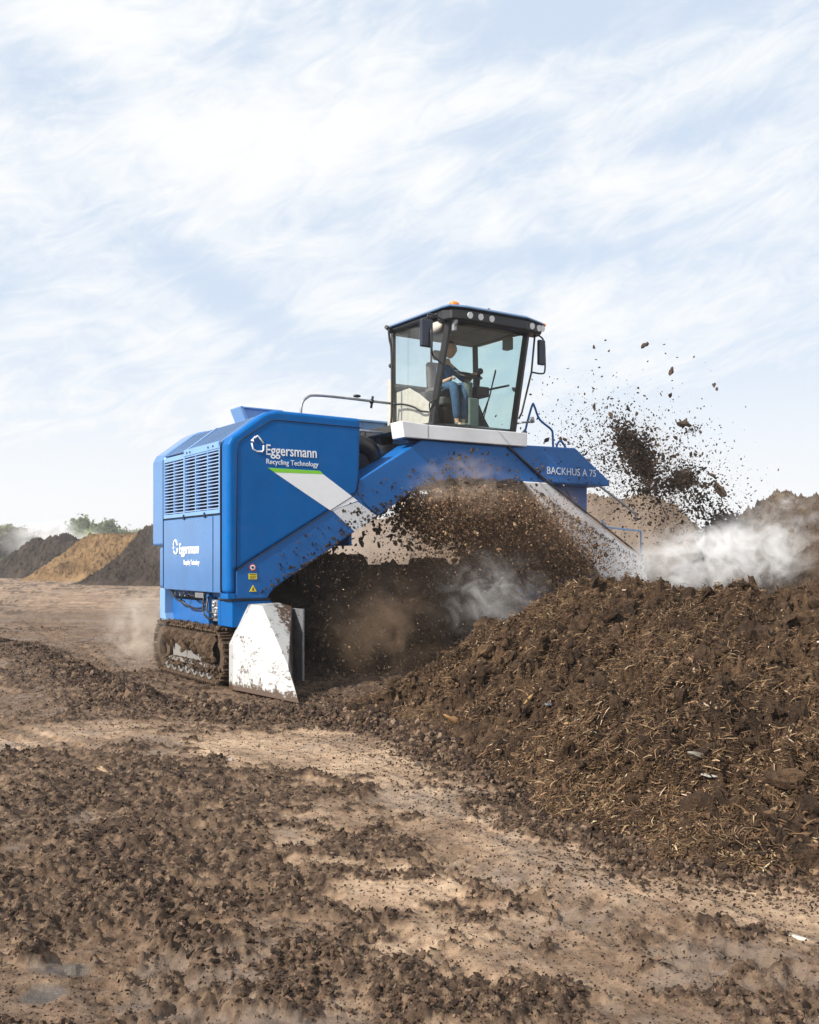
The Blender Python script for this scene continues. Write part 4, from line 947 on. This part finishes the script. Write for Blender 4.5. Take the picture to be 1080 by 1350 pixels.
emblem(lambda x, z: (-.003, 2.02-x, 1.87+z)).build('emblem', M['letter'], T)
def stuck(name, pts, smax, seed, mat):
    r_ = np.random.RandomState(seed); P_ = np.array(pts); o = scatter(name, [(V*np.array([1, 1, .35]), F_) for V, F_ in ICO1], P_[:, [0, 2, 1]]*np.array([1, 1, -1]), .004+smax*r_.rand(len(P_))**3.5, mat, seed, flat=.02, kind=None)
    me = o.data; c_ = np.empty(len(me.vertices)*3, np.float32); me.vertices.foreach_get('co', c_); c_ = c_.reshape(-1, 3); c_ = np.stack([c_[:, 0], -c_[:, 2], c_[:, 1]], 1); me.vertices.foreach_set('co', c_.ravel()); me.update()
    o.parent = T; o['kind'] = 'stuff'; return o
r_ = np.random.RandomState(91); pts = []
ue = [(.60, 1.25), (1.2, 1.66), (1.89, 2.09), (2.28, 2.32), (2.80, 2.645), (3.35, 2.865), (4.05, 2.915), (4.92, 2.915)]
for i in range(900):
    k_ = r_.randint(7); f_ = r_.rand(); x = ue[k_][0]*(1-f_)+ue[k_+1][0]*f_; z = ue[k_][1]*(1-f_)+ue[k_+1][1]*f_
    x, z = x-.35*r_.rand()**2.5*.5, z+.01+.42*r_.rand()**3.2
    pts.append((x, -.003, z))
stuck('mud_splashes', pts, .020, 92, FLYMUD)
pts = []
for i in range(700):
    f_ = r_.rand()**.8; w_ = r_.rand(); x = 4.95+2.55*f_+.42*(1-w_)*(.3+f_)*.2; z = 2.90-1.2*f_-(.05+.55*w_**1.3)*(.3+.7*min(1, f_*3))*.8
    pts.append((x+.25*w_, -.036, z))
stuck('mud_splashes', pts, .017, 93, FLYMUD)
stuck('mud_splashes', [(r_.uniform(5.0, 6.6), -.003, 2.96+.5*r_.rand()**2) for i in range(160)], .014, 94, FLYMUD)
# warning stickers
b = MB(); b.cyl((.345, .0, 1.60), (.345, -.005, 1.60), .048, 20); b.build('warning_sign', M['redd'], T)
b = MB(); b.cyl((.345, -.004, 1.60), (.345, -.007, 1.60), .034, 20); b.build('warning_sign', M['letter'], T)
b = MB(); b.box(.325, .36, -.009, -.006, 1.59, 1.615); b.box(.34, .352, -.009, -.006, 1.577, 1.59); b.build('warning_symbol', M['black'], T)
b = MB(); b.box(.29, .405, -.005, .0, 1.445, 1.52); b.build('warning_label', M['yellow'], T)
b = MB()
for i in range(4): b.box(.30+.026*i, .318+.026*i, -.0065, -.0045, 1.50, 1.512)
b.box(.30, .395, -.0065, -.0045, 1.475, 1.482); b.box(.30, .38, -.0065, -.0045, 1.458, 1.465); b.build('warning_print', M['black'], T)
b = MB(); b.prism([(.30, 1.285), (.40, 1.285), (.35, 1.37)], -.005, .0); b.build('warning_sign', M['yellow'], T)
b = MB(); b.prism([(.335, 1.30), (.365, 1.30), (.35, 1.345)], -.0065, -.0045); b.build('warning_symbol', M['black'], T)

# ================================================================== driver
def skin_obj(name, chains, mat, parent, sub=1, root=0):
    """chains: list of [(point, rx, ry)...]; points shared by value are merged"""
    verts = []; key = {}; edges = []; rad = []
    for ch in chains:
        prev = None
        for p, rx, ry in ch:
            k = tuple(round(c, 4) for c in p)
            if k not in key: key[k] = len(verts); verts.append(p); rad.append((rx, ry))
            i = key[k]
            if prev is not None and prev != i: edges.append((prev, i))
            prev = i
    me = bpy.data.meshes.new(name); me.from_pydata(verts, edges, []); o = bpy.data.objects.new(name, me); COL.objects.link(o)
    m = o.modifiers.new('skin', 'SKIN'); m.use_smooth_shade = True
    lay = me.skin_vertices[0].data
    for i, (a, b_) in enumerate(rad): lay[i].radius = (a, b_); lay[i].use_root = (i == root)
    s = o.modifiers.new('sub', 'SUBSURF'); s.levels = sub; s.render_levels = sub
    dg = bpy.context.evaluated_depsgraph_get(); me2 = bpy.data.meshes.new_from_object(o.evaluated_get(dg)); bpy.data.objects.remove(o)
    me2.materials.clear(); me2.name = name
    return link(name, me2, mat, parent, True)
# person coordinates are in machine axes: sits facing -y
hip = (4.02, .84, 4.37)
body = [[(hip, .13, .11), ((4.02, .86, 4.52), .115, .095), ((4.03, .86, 4.66), .14, .10), ((4.04, .85, 4.76), .12, .09), ((4.05, .83, 4.83), .05, .05), ((4.06, .81, 4.90), .052, .055)],
        [((4.04, .85, 4.76), .12, .09), ((3.93, .85, 4.74), .056, .056), ((3.89, .80, 4.60), .046, .046), ((3.88, .72, 4.48), .040, .040), ((3.89, .58, 4.50), .032, .032), ((3.89, .52, 4.51), .028, .026), ((3.89, .47, 4.515), .036, .020)],
        [((4.04, .85, 4.76), .12, .09), ((4.19, .85, 4.74), .058, .058), ((4.30, .78, 4.61), .046, .046), ((4.33, .66, 4.52), .040, .040), ((4.30, .52, 4.57), .032, .032), ((4.28, .46, 4.60), .027, .025), ((4.27, .41, 4.61), .034, .020)],
        [(hip, .13, .11), ((3.93, .80, 4.36), .095, .095), ((3.90, .45, 4.42), .072, .072), ((3.91, .41, 4.20), .055, .058), ((3.95, .43, 3.86), .040, .040), ((3.96, .42, 3.80), .04, .04), ((3.98, .30, 3.775), .038, .028)],
        [(hip, .13, .11), ((4.11, .80, 4.36), .095, .095), ((4.12, .47, 4.42), .072, .072), ((4.10, .44, 4.20), .055, .058), ((4.09, .46, 3.86), .040, .040), ((4.08, .45, 3.80), .04, .04), ((4.06, .33, 3.775), .038, .028)]]
def fingers(c, d, side):
    out = []
    for k in range(4):
        off = (k-1.5)*.016; L_ = (.040, .046, .043, .034)[k]
        a = (c[0]+off, c[1]-.02, c[2]+.004); m1 = (a[0], a[1]-L_*.6, a[2]+.004); m2 = (m1[0], m1[1]-L_*.25, m1[2]-L_*.55); m3 = (m2[0], m2[1]+L_*.25, m2[2]-L_*.45)
        out.append([(c, .034, .020), (a, .009, .009), (m1, .0085, .0085), (m2, .008, .008), (m3, .007, .007)])
    out.append([(c, .034, .020), ((c[0]+side*.032, c[1]+.005, c[2]-.004), .010, .010), ((c[0]+side*.042, c[1]-.025, c[2]-.012), .009, .009), ((c[0]+side*.034, c[1]-.045, c[2]-.02), .008, .008)])
    return out
body += fingers((3.89, .47, 4.515), -1, 1)+fingers((4.27, .41, 4.61), -1, -1)
person = skin_obj('person', body, M['skin'], None)
# head joined into the same mesh, shaped with brow, nose, jaw and ears
hb = bmesh.new(); hb.from_mesh(person.data)
g = bmesh.ops.create_icosphere(hb, subdivisions=4, radius=1)
hc = Vector((4.085, .79, 5.03))
for v in g['verts']:
    x, y, z = v.co; X_ = x*.104; Y_ = y*.112; Z_ = z*.138
    if z < 0: X_ *= 1-.34*(-z)**1.5; Y_ *= 1-.12*(-z)
    if y < 0:   # face side
        Y_ += .028*math.exp(-((x/.16)**2+((z+.02)/.22)**2))*-1           # nose
        Y_ += .012*(math.exp(-(((x-.36)/.17)**2+((z-.12)/.12)**2))+math.exp(-(((x+.36)/.17)**2+((z-.12)/.12)**2)))  # eye sockets
        Y_ -= .007*math.exp(-((x/.6)**2+((z-.30)/.10)**2))               # brow
        Y_ -= .007*math.exp(-((x/.28)**2+((z+.42)/.07)**2))              # lips
        Y_ -= .010*math.exp(-((x/.22)**2+((z+.80)/.16)**2))              # chin
    if abs(x) > .9 and abs(z) < .25: X_ *= 1.14
    v.co = hc+Vector((X_, Y_, Z_))
for v in g['verts']:
    for f in v.link_faces: f.smooth = True
hb.to_mesh(person.data); hb.free()
person.location = (P0[0], P0[1], 0); person.rotation_euler = (0, 0, ROT)
tag(person, 'driver sitting in the cab in a navy V-neck shirt and jeans, hand on the wheel', 'person')
def grow(chs, d): return [[(p, a+d, b_+d) for p, a, b_ in c] for c in chs]
skin_obj('shirt', grow([body[0][:4]+[((4.045, .84, 4.795), .07, .06)], body[1][:4], body[2][:4]], .014), M['shirt'], person)
skin_obj('trousers', grow([[(hip, .13, .11), ((4.02, .86, 4.46), .118, .10)], body[3][:5], body[4][:5]], .014), M['jeans'], person)
for ch in (body[3], body[4]):
    q = MB(); a = ch[5][0]; c_ = ch[6][0]; q.ball(a, .055, (.9, 1, .8)); q.ball(c_, .05, (.9, 1.5, .75)); q.build('shoe', M['shoe'], person)
q = MB(); q.ball((0, 0, 0), 1, (1, 1, 1), 3)
for v in list(q.b.verts):
    x, y, z = v.co
    v.co = hc+Vector((x*.111, y*.119+.007, z*.146+.004))
bmesh.ops.delete(q.b, geom=[v for v in q.b.verts if ((v.co-hc).z < .055 and (v.co-hc).y < .01) or (v.co-hc).z < -.05 or ((v.co-hc).z < .075 and (v.co-hc).y < -.05)], context='VERTS')
q.build('hair', M['hair'], person)
q = MB()
for sx_ in (-.031, .031): q.ball(hc+Vector((sx_, -.089, .016)), .0085, (1.3, .7, .8), 1)
q.build('eyes', M['black'], person)
q = MB(); q.box(4.13, 4.20, .735, .745, 4.69, 4.705); q.build('chest_logo', M['letter'], person)

# ================================================================== flying soil
def gauss_pts(n, c, cov, seed, pw=1.):
    r = np.random.RandomState(seed); q = r.randn(n, 3)
    rad = np.linalg.norm(q, axis=1)[:, None]; q = q/rad*rad**pw
    L_ = np.array(cov); return np.array(c)+q@L_
def local_scatter(name, protos, P, s, mat, seed, parent=None, **kw):
    WX, WY = loc2w(P[:, 0], P[:, 1]); return scatter(name, protos, np.stack([WX, WY, P[:, 2]], 1), s, mat, seed, **kw)
FLY = chips('flying_soil_colours', [(0, (.022, .012, .007)), (.5, (.11, .060, .033)), (.90, (.22, .130, .072)), (1, (.55, .40, .24))])
FLYD = chips('dark_flying_soil_colours', [(0, (.0086, .0069, .0052)), (.6, (.0301, .0198, .0138)), (1, (.0774, .0516, .0361))])
def diag(a, b_, wx, wy, wz):
    return None
# burst thrown up inside the arch: follows an arc from the rotor up to the crown and down towards the heap
def burst(n, seed, spread=1.):
    r = np.random.RandomState(seed); t = r.rand(n)**.9
    cx = 3.25+2.75*t; cz = 2.74-1.05*np.clip(t-.30, 0, 1)**1.35*1.55-.10*(t < .2)
    sx = .42; sz = .30+.12*t
    P = np.stack([cx+r.randn(n)*sx*spread, .45+r.randn(n)*.50-.35*(r.rand(n)), cz-np.abs(r.randn(n))*sz*1.3*spread+r.randn(n)*.10*spread], 1)
    return P, r
P, r = burst(110000, 601, .85)
P = P[(P[:, 2] > .9)]; r = np.random.RandomState(1)
local_scatter('soil_spray_under_arch', ICO1[:4], P, .0028+.012*r.rand(len(P))**4, FLY, 21)
P, r = burst(3800, 602, .75); r = np.random.RandomState(2)
P[:, 1] += .35
local_scatter('soil_lumps_under_arch', ICO2[:5], P, .014+.030*r.rand(len(P))**2.2, FLY, 22)
# specks in the dark under the arch
r = np.random.RandomState(3); n = 12000
P = np.stack([r.uniform(.9, 5.2, n), r.uniform(-1.3, 1.0, n), .05+1.75*r.rand(n)**1.3], 1)
local_scatter('soil_specks_under_arch', ICO1[:3], P[:9500], .003+.014*r.rand(9500)**4, FLYD, 23)
local_scatter('soil_specks_under_arch', ICO1[:3], P[9500:], .003+.007*r.rand(2500)**4, FLY, 24)
n = 2600; P, _ = burst(n, 605, 1.0); WX, WY = loc2w(P[:, 0], P[:, 1]-.25); D = np.random.RandomState(6).randn(n, 3)
straws('flying_straw', np.stack([WX, WY, P[:, 2]], 1), D, np.tile([[.1, .2, .97]], (n, 1)), .02+.06*np.random.RandomState(7).rand(n)**2, np.full(n, .0035), chips('flying_straw_colours', [(0, (.12, .08, .05)), (.6, (.30, .21, .13)), (1, (.62, .50, .36))]), 14)
# plume thrown out on the far right side
def plume(n, seed, w_=1.):
    r = np.random.RandomState(seed); t = r.rand(n)
    cx = 7.4+3.2*t+r.randn(n)*.62*w_; cz = 3.9-1.15*t+r.randn(n)*.62*w_; return np.stack([cx, 1.3+r.randn(n)*.6, cz], 1)
P = np.concatenate([plume(9000, 611, .95), plume(5000, 612, .55)]); r = np.random.RandomState(12); k = P[:, 2] > 1.2
P = P[k]; local_scatter('soil_spray_beside_machine', ICO1[:3], P, .003+.018*r.rand(len(P))**5, FLYD, 31)
def core(c, d, wl, ws, n, seed, smax):
    r = np.random.RandomState(seed); d = np.array(d)/np.linalg.norm(d); e = np.array([-d[1], d[0]])
    a = r.randn(n)*wl; b_ = r.randn(n)*ws*(1+.3*np.sin(a*9)); P = np.stack([c[0]+a*d[0]+b_*e[0], 1.3+r.randn(n)*.13, c[1]+a*d[1]+b_*e[1]], 1)
    local_scatter('dense_soil_core', ICO1[:5], P, .006+smax*.6*r.rand(n)**2.5, FLYD, seed)
core((8.78, 3.72), (.75, -.85), .30, .085, 4500, 41, .040)
core((9.12, 3.5), (.75, -.85), .60, .30, 1100, 51, .050)
core((10.6, 2.9), (.8, -.7), .55, .28, 500, 52, .055)
core((10.05, 3.28), (.9, .5), .13, .09, 1500, 42, .045)
core((9.1, 3.05), (1, .2), .13, .05, 160, 43, .04)
core((11.15, 2.28), (.8, .6), .22, .13, 2700, 44, .05)
core((10.35, 4.28), (.7, .7), .09, .035, 120, 45, .03)
core((4.75, 2.93), (.2, .9), .07, .06, 260, 46, .04)
core((1.78, 1.78), (1, .1), .35, .05, 160, 47, .03)
# individually visible clods
CV = [np_mesh('soil_clod', *lumpy(2, 700+i, .60, (1.4, .8, .7)), smooth=False) for i in range(7)]
for me in CV: me.materials.append(FLYD)
r = np.random.RandomState(15)
def clod(x, y, z, s, label, group, name='soil_clod'):
    o = bpy.data.objects.new(name, CV[r.randint(7)]); COL.objects.link(o); X_, Y_ = loc2w(x, y); o.location = (X_, Y_, z)
    o.scale = (s*(.7+.6*r.rand()), s*(.7+.5*r.rand()), s*(.7+.5*r.rand())); o.rotation_euler = tuple(r.rand(3)*6.28)
    return tag(o, label, 'soil clod', group)
n = 0
while n < 170:
    p = plume(1, r.randint(1 << 30), 1.45)[0]
    if p[2] < 2.2: continue
    clod(p[0], p[1], p[2], .014+.034*r.rand()**3, 'small dark soil clod flying through the air beyond the right end of the machine', 'clods flying beside the machine'); n += 1
for x, z, s, lab in ((8.9, 5.75, .055, 'highest dark flying clod, against bare sky right of the cab'), (9.62, 5.35, .075, 'upright oblong dark clod flying high against the sky'), (10.0, 4.36, .12, 'large ragged oblong clod flying at upper right of the soil plume'),
                    (11.05, 3.10, .10, 'round dark clod above the steam, near the dusty windrow crest')):
    clod(x, 1.2, z, s, lab, None)
for i in range(46):
    x = r.uniform(1.7, 4.2); z = 1.80+.62*(x-1.7)*.55*r.rand()+.05; clod(x, .4+r.rand()*.5, z, .014+.028*r.rand()**2, 'small dark clod flying in the gap between arch and rotor', 'clods flying under the arch')
for i in range(28):
    clod(r.uniform(3.3, 5.1), -.35-.2*r.rand(), r.uniform(2.75, 3.3), .012+.02*r.rand()**2, 'small brown clod flying in front of the blue arch girder', 'clods flying before the girder')

# a few larger pieces one can point at
def piece(name, X_, Y_, Z_, s, rot, col, label, cat, sq):
    V, F = lumpy(2, int(abs(X_)*977+Y_*31), .5, sq); o = link(name, np_mesh(name, V*s, F), plain(name+'_'+str(int(abs(X_*100))), col, .8, var=.3, scale=25, bump=.4)); o.location = (X_, Y_, Z_); o.rotation_euler = rot
    return tag(o, label, cat)
def on_heap(px_, py_, guess=None):
    """ground or heap point seen at a photo position"""
    k_ = (738-py_)/1283; h_ = (px_-540)/1283; d = np.linspace(4, 14, 4000); X_ = h_*d; z = 1.7+k_*d; lx, ly = w2loc(X_, d)
    zz = np.where((lx > -1.6) & (lx < 7.4) & (ly > -10) & (ly < -.6), mound_z(lx, ly), -1); g_ = np.maximum(zz, ground_fields(X_, d)[0])
    i = int(np.argmax(z <= g_)); return float(X_[i]), float(d[i]), float(g_[i])
for (px_, py_, s, col, nm, lab, sq, rz_) in (
    (602, 953, .10, (.24, .13, .05), 'bark_piece', 'curled orange brown bark at the left foot of the compost heap', (1.4, .6, .35), .3),
    (697, 925, .065, (.30, .18, .07), 'wood_chip', 'pale orange wood chip standing on the lower heap slope', (.5, .35, 1.2), .5),
    (747, 954, .045, (.27, .17, .08), 'wood_chip', 'small flat tan chip lower down the slope of the heap', (1.2, .7, .25), 0),
    (860, 981, .045, (.36, .25, .07), 'wood_chip', 'yellow wood chip in the middle of the heap foot', (1.4, .6, .3), .6),
    (725, 930, .040, (.12, .14, .16), 'plastic_scrap', 'small blue grey scrap beside the orange chip on the heap', (1.1, .8, .4), .4),
    (922, 1000, .075, (.20, .18, .15), 'wood_splinter', 'long grey split wood piece low on the heap', (1.7, .35, .3), .6),
    (935, 1025, .050, (.36, .34, .31), 'plastic_scrap', 'whitish scrap under the grey split wood', (1.4, .7, .2), .2),
    (1052, 1238, .035, (.55, .50, .42), 'wood_chip', 'pale splinter lying on the bare ground at lower right', (2.2, .35, .2), -.4),
    (138, 1017, .060, (.34, .23, .14), 'flat_stone', 'flat orange tan stone pressed into the mud at left', (1.5, 1., .12), 0),
    (305, 1003, .028, (.32, .29, .27), 'flat_stone', 'small grey white stone on the dark mud', (1., .8, .6), 0),
    (552, 1010, .035, (.06, .045, .035), 'mud_lump', 'dark wet lump at the edge of the bare track', (1.2, .9, .8), 0)):
    X_, Y_, Z_ = on_heap(px_, py_); s *= .7; piece(nm, X_, Y_, Z_+s*.2, s, (r.rand()*.6, r.rand()*.6, rz_), col, lab, 'wood chip' if 'chip' in nm or 'wood' in nm or 'bark' in nm else ('stone' if 'stone' in nm else 'scrap'), sq)

# ================================================================== trees beyond the yard
def tree_meshes(seed, h, wd, leafy):
    r = random.Random(seed); q = MB(); tips = []
    q.tube([(0, 0, -.3), (r.uniform(-.1, .1), 0, h*.3), (r.uniform(-.2, .2), r.uniform(-.2, .2), h*.62)], .028*h, 7, r2=.010*h)
    def limb(p, d, L_, rad, lev):
        e = p+d*L_; q.tube([p, (p+e)/2+Vector((r.uniform(-.1, .1), r.uniform(-.1, .1), .05))*L_*.5, e], rad, 5, r2=rad*.45); tips.append((e, lev)); tips.append(((p+e)/2, lev))
        if lev < (2 if leafy else 3):
            for k in range(3): limb(e, (d+Vector((r.uniform(-.8, .8), r.uniform(-.8, .8), r.uniform(-.1, .7)))).normalized(), L_*.62, rad*.5, lev+1)
    for k in range(9):
        z = h*(.28+.36*k/9); a = k*2.4+r.random(); limb(Vector((0, 0, z)), Vector((math.cos(a), math.sin(a), .65)).normalized(), wd*.36, .009*h, 0)
    rs = np.random.RandomState(seed); P = []
    for e, lev in tips:
        n = (26 if leafy else 3)
        for k in range(n): P.append(np.array(e)+rs.randn(3)*wd*(.085 if leafy else .05))
    return q, np.array(P)
LEAF = []
for i in range(4):
    rs = np.random.RandomState(i); V = rs.randn(9, 3)*.9; F = np.array([[0, 1, 2], [3, 4, 5], [6, 7, 8]]); LEAF.append((V, F))
BARK = plain('bark', (.10, .085, .07), .9, var=.3)
def leafmat(nm, a, b_):
    t = NT(nm); p = t.N('ShaderNodeBsdfDiffuse'); g = t.N('ShaderNodeNewGeometry'); rp = t.ramp(g, 'Random Per Island', [(0, a), (1, b_)]); t.L(rp, 0, p, 0)
    tr = t.N('ShaderNodeBsdfTranslucent'); t.L(rp, 0, tr, 0); m = t.N('ShaderNodeMixShader'); m.inputs[0].default_value = .35; t.L(p, 0, m, 1); t.L(tr, 0, m, 2); t.L(m, 0, t.out, 0); return t.m
KINDS = [('round spring-green tree in the far tree line', leafmat('leaf_light', (.20, .26, .07), (.36, .42, .14)), True), ('darker dull-green tree in the far tree line', leafmat('leaf_dark', (.10, .14, .06), (.20, .25, .11)), True),
         ('olive grey tree just coming into leaf in the far tree line', leafmat('leaf_grey', (.18, .19, .12), (.30, .30, .20)), True), ('bare twiggy tree standing above the far tree line', leafmat('leaf_bare', (.14, .12, .09), (.22, .19, .14)), False)]
PROT = []
for i, (lab, lm, leafy) in enumerate(KINDS):
    wood, P = tree_meshes(50+i, 8, 8 if leafy else 7, leafy)
    tw = empty('tree'); tag(tw, lab, 'tree', 'trees of the far tree line, '+lab.split(' ')[0])
    wood.build('trunk', BARK, tw)
    rs = np.random.RandomState(i); c_ = scatter('crown', LEAF, P, .22+.22*rs.rand(len(P)) if leafy else .06+.05*rs.rand(len(P)), lm, i, kind=None); c_.parent = tw
    PROT.append([tw, 0])
def place_tree(k, X_, Y_, s):
    pr_ = PROT[k]; o = pr_[0]
    if pr_[1]:
        o2 = o.copy(); COL.objects.link(o2)
        for ch in o.children:
            c_ = ch.copy(); COL.objects.link(c_); c_.parent = o2
        o = o2
    pr_[1] += 1; o.location = (X_, Y_, 0); o.scale = (s, s, s*(.85+.3*rnd.random())); o.rotation_euler = (0, 0, rnd.random()*6.28)
for px_, d, k, s in ((-30, 175, 1, 1.0), (-5, 165, 2, .95), (12, 190, 3, 1.15), (22, 170, 0, .78), (38, 200, 2, .95), (33, 178, 3, 1.25), (55, 172, 1, .80), (72, 180, 0, .85), (90, 175, 1, .86), (99, 195, 3, 1.2), (108, 170, 0, .76), (120, 185, 1, 1.08), (134, 176, 2, .80),
                     (148, 190, 1, .95), (160, 172, 0, .72), (172, 195, 2, 1.02), (186, 180, 1, .80), (203, 175, 2, .80), (222, 185, 1, .9), (-55, 180, 0, 1.), (245, 180, 0, .8)):
    place_tree(k, (px_-540)/1283*d, d, s*.78)
for X_, d, k, s in ((130, 190, 1, 1.), (150, 200, 0, 1.1), (170, 185, 2, 1.), (-130, 190, 1, 1.2)): place_tree(k, X_, d, s)
# ragged undergrowth closing the bottom of the tree line
rs = np.random.RandomState(77); n = 9000; X_ = rs.uniform(-110, -30, n); Y_ = 172+rs.randn(n)*6; Z_ = rs.rand(n)*(2.6+1.6*fbm(X_*.15, Y_*0, 3, 6))
scatter('undergrowth', LEAF, np.stack([X_, Y_, Z_], 1), .35+.3*rs.rand(n), leafmat('leaf_under', (.05, .06, .03), (.14, .16, .06)), 3)

# ================================================================== steam and dust
def vol(name, c, sc, mat, label, rot=(0, 0, 0), world=False):
    V, F = ico(3); o = link(name, np_mesh(name, V, F), mat); 
    X_, Y_ = (c[0], c[1]) if world else loc2w(c[0], c[1])
    o.location = (X_, Y_, c[2]); o.scale = sc; o.rotation_euler = (rot[0], rot[1], rot[2]+(0 if world else ROT))
    return tag(o, label, 'steam' if 'steam' in name else 'dust', None, 'stuff')
SW = (.985, .985, .99)
vol('steam_cloud', (9.3, -.6, 1.75), (2.9, .9, .80), volume('steam_right', SW, 6.5, 1.9, .48, .68, aniso=-.1, fall=1, dist=2.0, detail=8), 'white steam drifting off the heap at the right')
vol('steam_cloud', (11.2, -.2, 2.2), (2.0, .9, 1.1), volume('steam_high', SW, 3.2, 1.7, .50, .76, aniso=-.1, dist=2.0, detail=8), 'thinner white steam rising higher before the brown windrow')
vol('steam_cloud', (7.5, -.5, 1.45), (1.7, .7, .60), volume('steam_mid', SW, 4.5, 1.8, .45, .72, dist=1.), 'pale steam at the foot of the white wing plate')
vol('steam_cloud', (3.1, -1.6, 1.15), (1.15, .5, .85), volume('steam_arch', (.97, .96, .95), 3.6, 2.2, .48, .74, dist=2.2, detail=8), 'grey steam puff in front of the rotor')
vol('dust_cloud', (3.5, -.45, 2.75), (1.2, .45, .60), volume('dust_crown', (.90, .74, .60), 3.6, 2.2, .44, .70, dist=1.8, detail=8), 'brown dust at the crown of the arch')
vol('dust_cloud', (1.75, -1.1, .8), (1.2, .6, .9), volume('dust_rotor', (.86, .62, .42), .95, 2.2, .42, .74, dist=1.2), 'thin brown dust low before the rotor')
vol('dust_cloud', (3.9, -.3, 1.5), (3.2, .9, 1.3), volume('dust_tunnel_air', (.80, .58, .42), .16, 1.3, .34, .66, dist=1.), 'brown dusty air filling the arch')
vol('dust_cloud', (10.0, 3.4, 2.3), (4.2, 1.3, 1.6), volume('dust_back', (.85, .74, .64), .55, .8, .36, .62, fall=1), 'brown dust hanging over the windrow behind')
vol('dust_cloud', (4.2, 5.6, 2.1), (4.2, 1.6, 1.1), volume('dust_tunnel', (.92, .82, .73), .75, .8, .34, .60), 'pale dust behind the arch opening')
vol('dust_cloud', (-.22, 2.85, .62), (.72, .6, .80), volume('dust_track', (.97, .87, .75), 4.2, 2.4, .42, .70, dist=1.8), 'tan dust puff behind the crawler track')
vol('dust_cloud', (5.2, -.1, 2.2), (1.9, .7, .95), volume('dust_burst', (.85, .62, .44), .9, 1.6, .36, .68, dist=1.), 'brown dust round the soil burst')
vol('dust_cloud', (9.2, 1.3, 3.5), (1.7, .6, 1.0), volume('dust_plume', (.70, .48, .34), .9, 2.2, .42, .72, dist=1.2), 'thin brown dust inside the flying soil plume', rot=(0, R(38), 0))
vol('steam_cloud', (-36.5, 100, 3.6), (6.5, 3, 2.6), volume('steam_far', SW, .9, .35, .40, .62), 'white steam rising behind the far left windrow', world=True)
hz = MB(); hz.box(-420, 420, -60, 320, -1.6, 16)
t = NT('haze_air'); v = t.N('ShaderNodeVolumePrincipled'); v.inputs['Density'].default_value = .0009; v.inputs['Color'].default_value = (.96, .97, .99, 1); v.inputs['Anisotropy'].default_value = .3
t.l.new(v.outputs[0], t.out.inputs['Volume']); ho = hz.build('haze', t.m); tag(ho, 'thin pale haze in the air over the yard', 'haze', None, 'stuff')
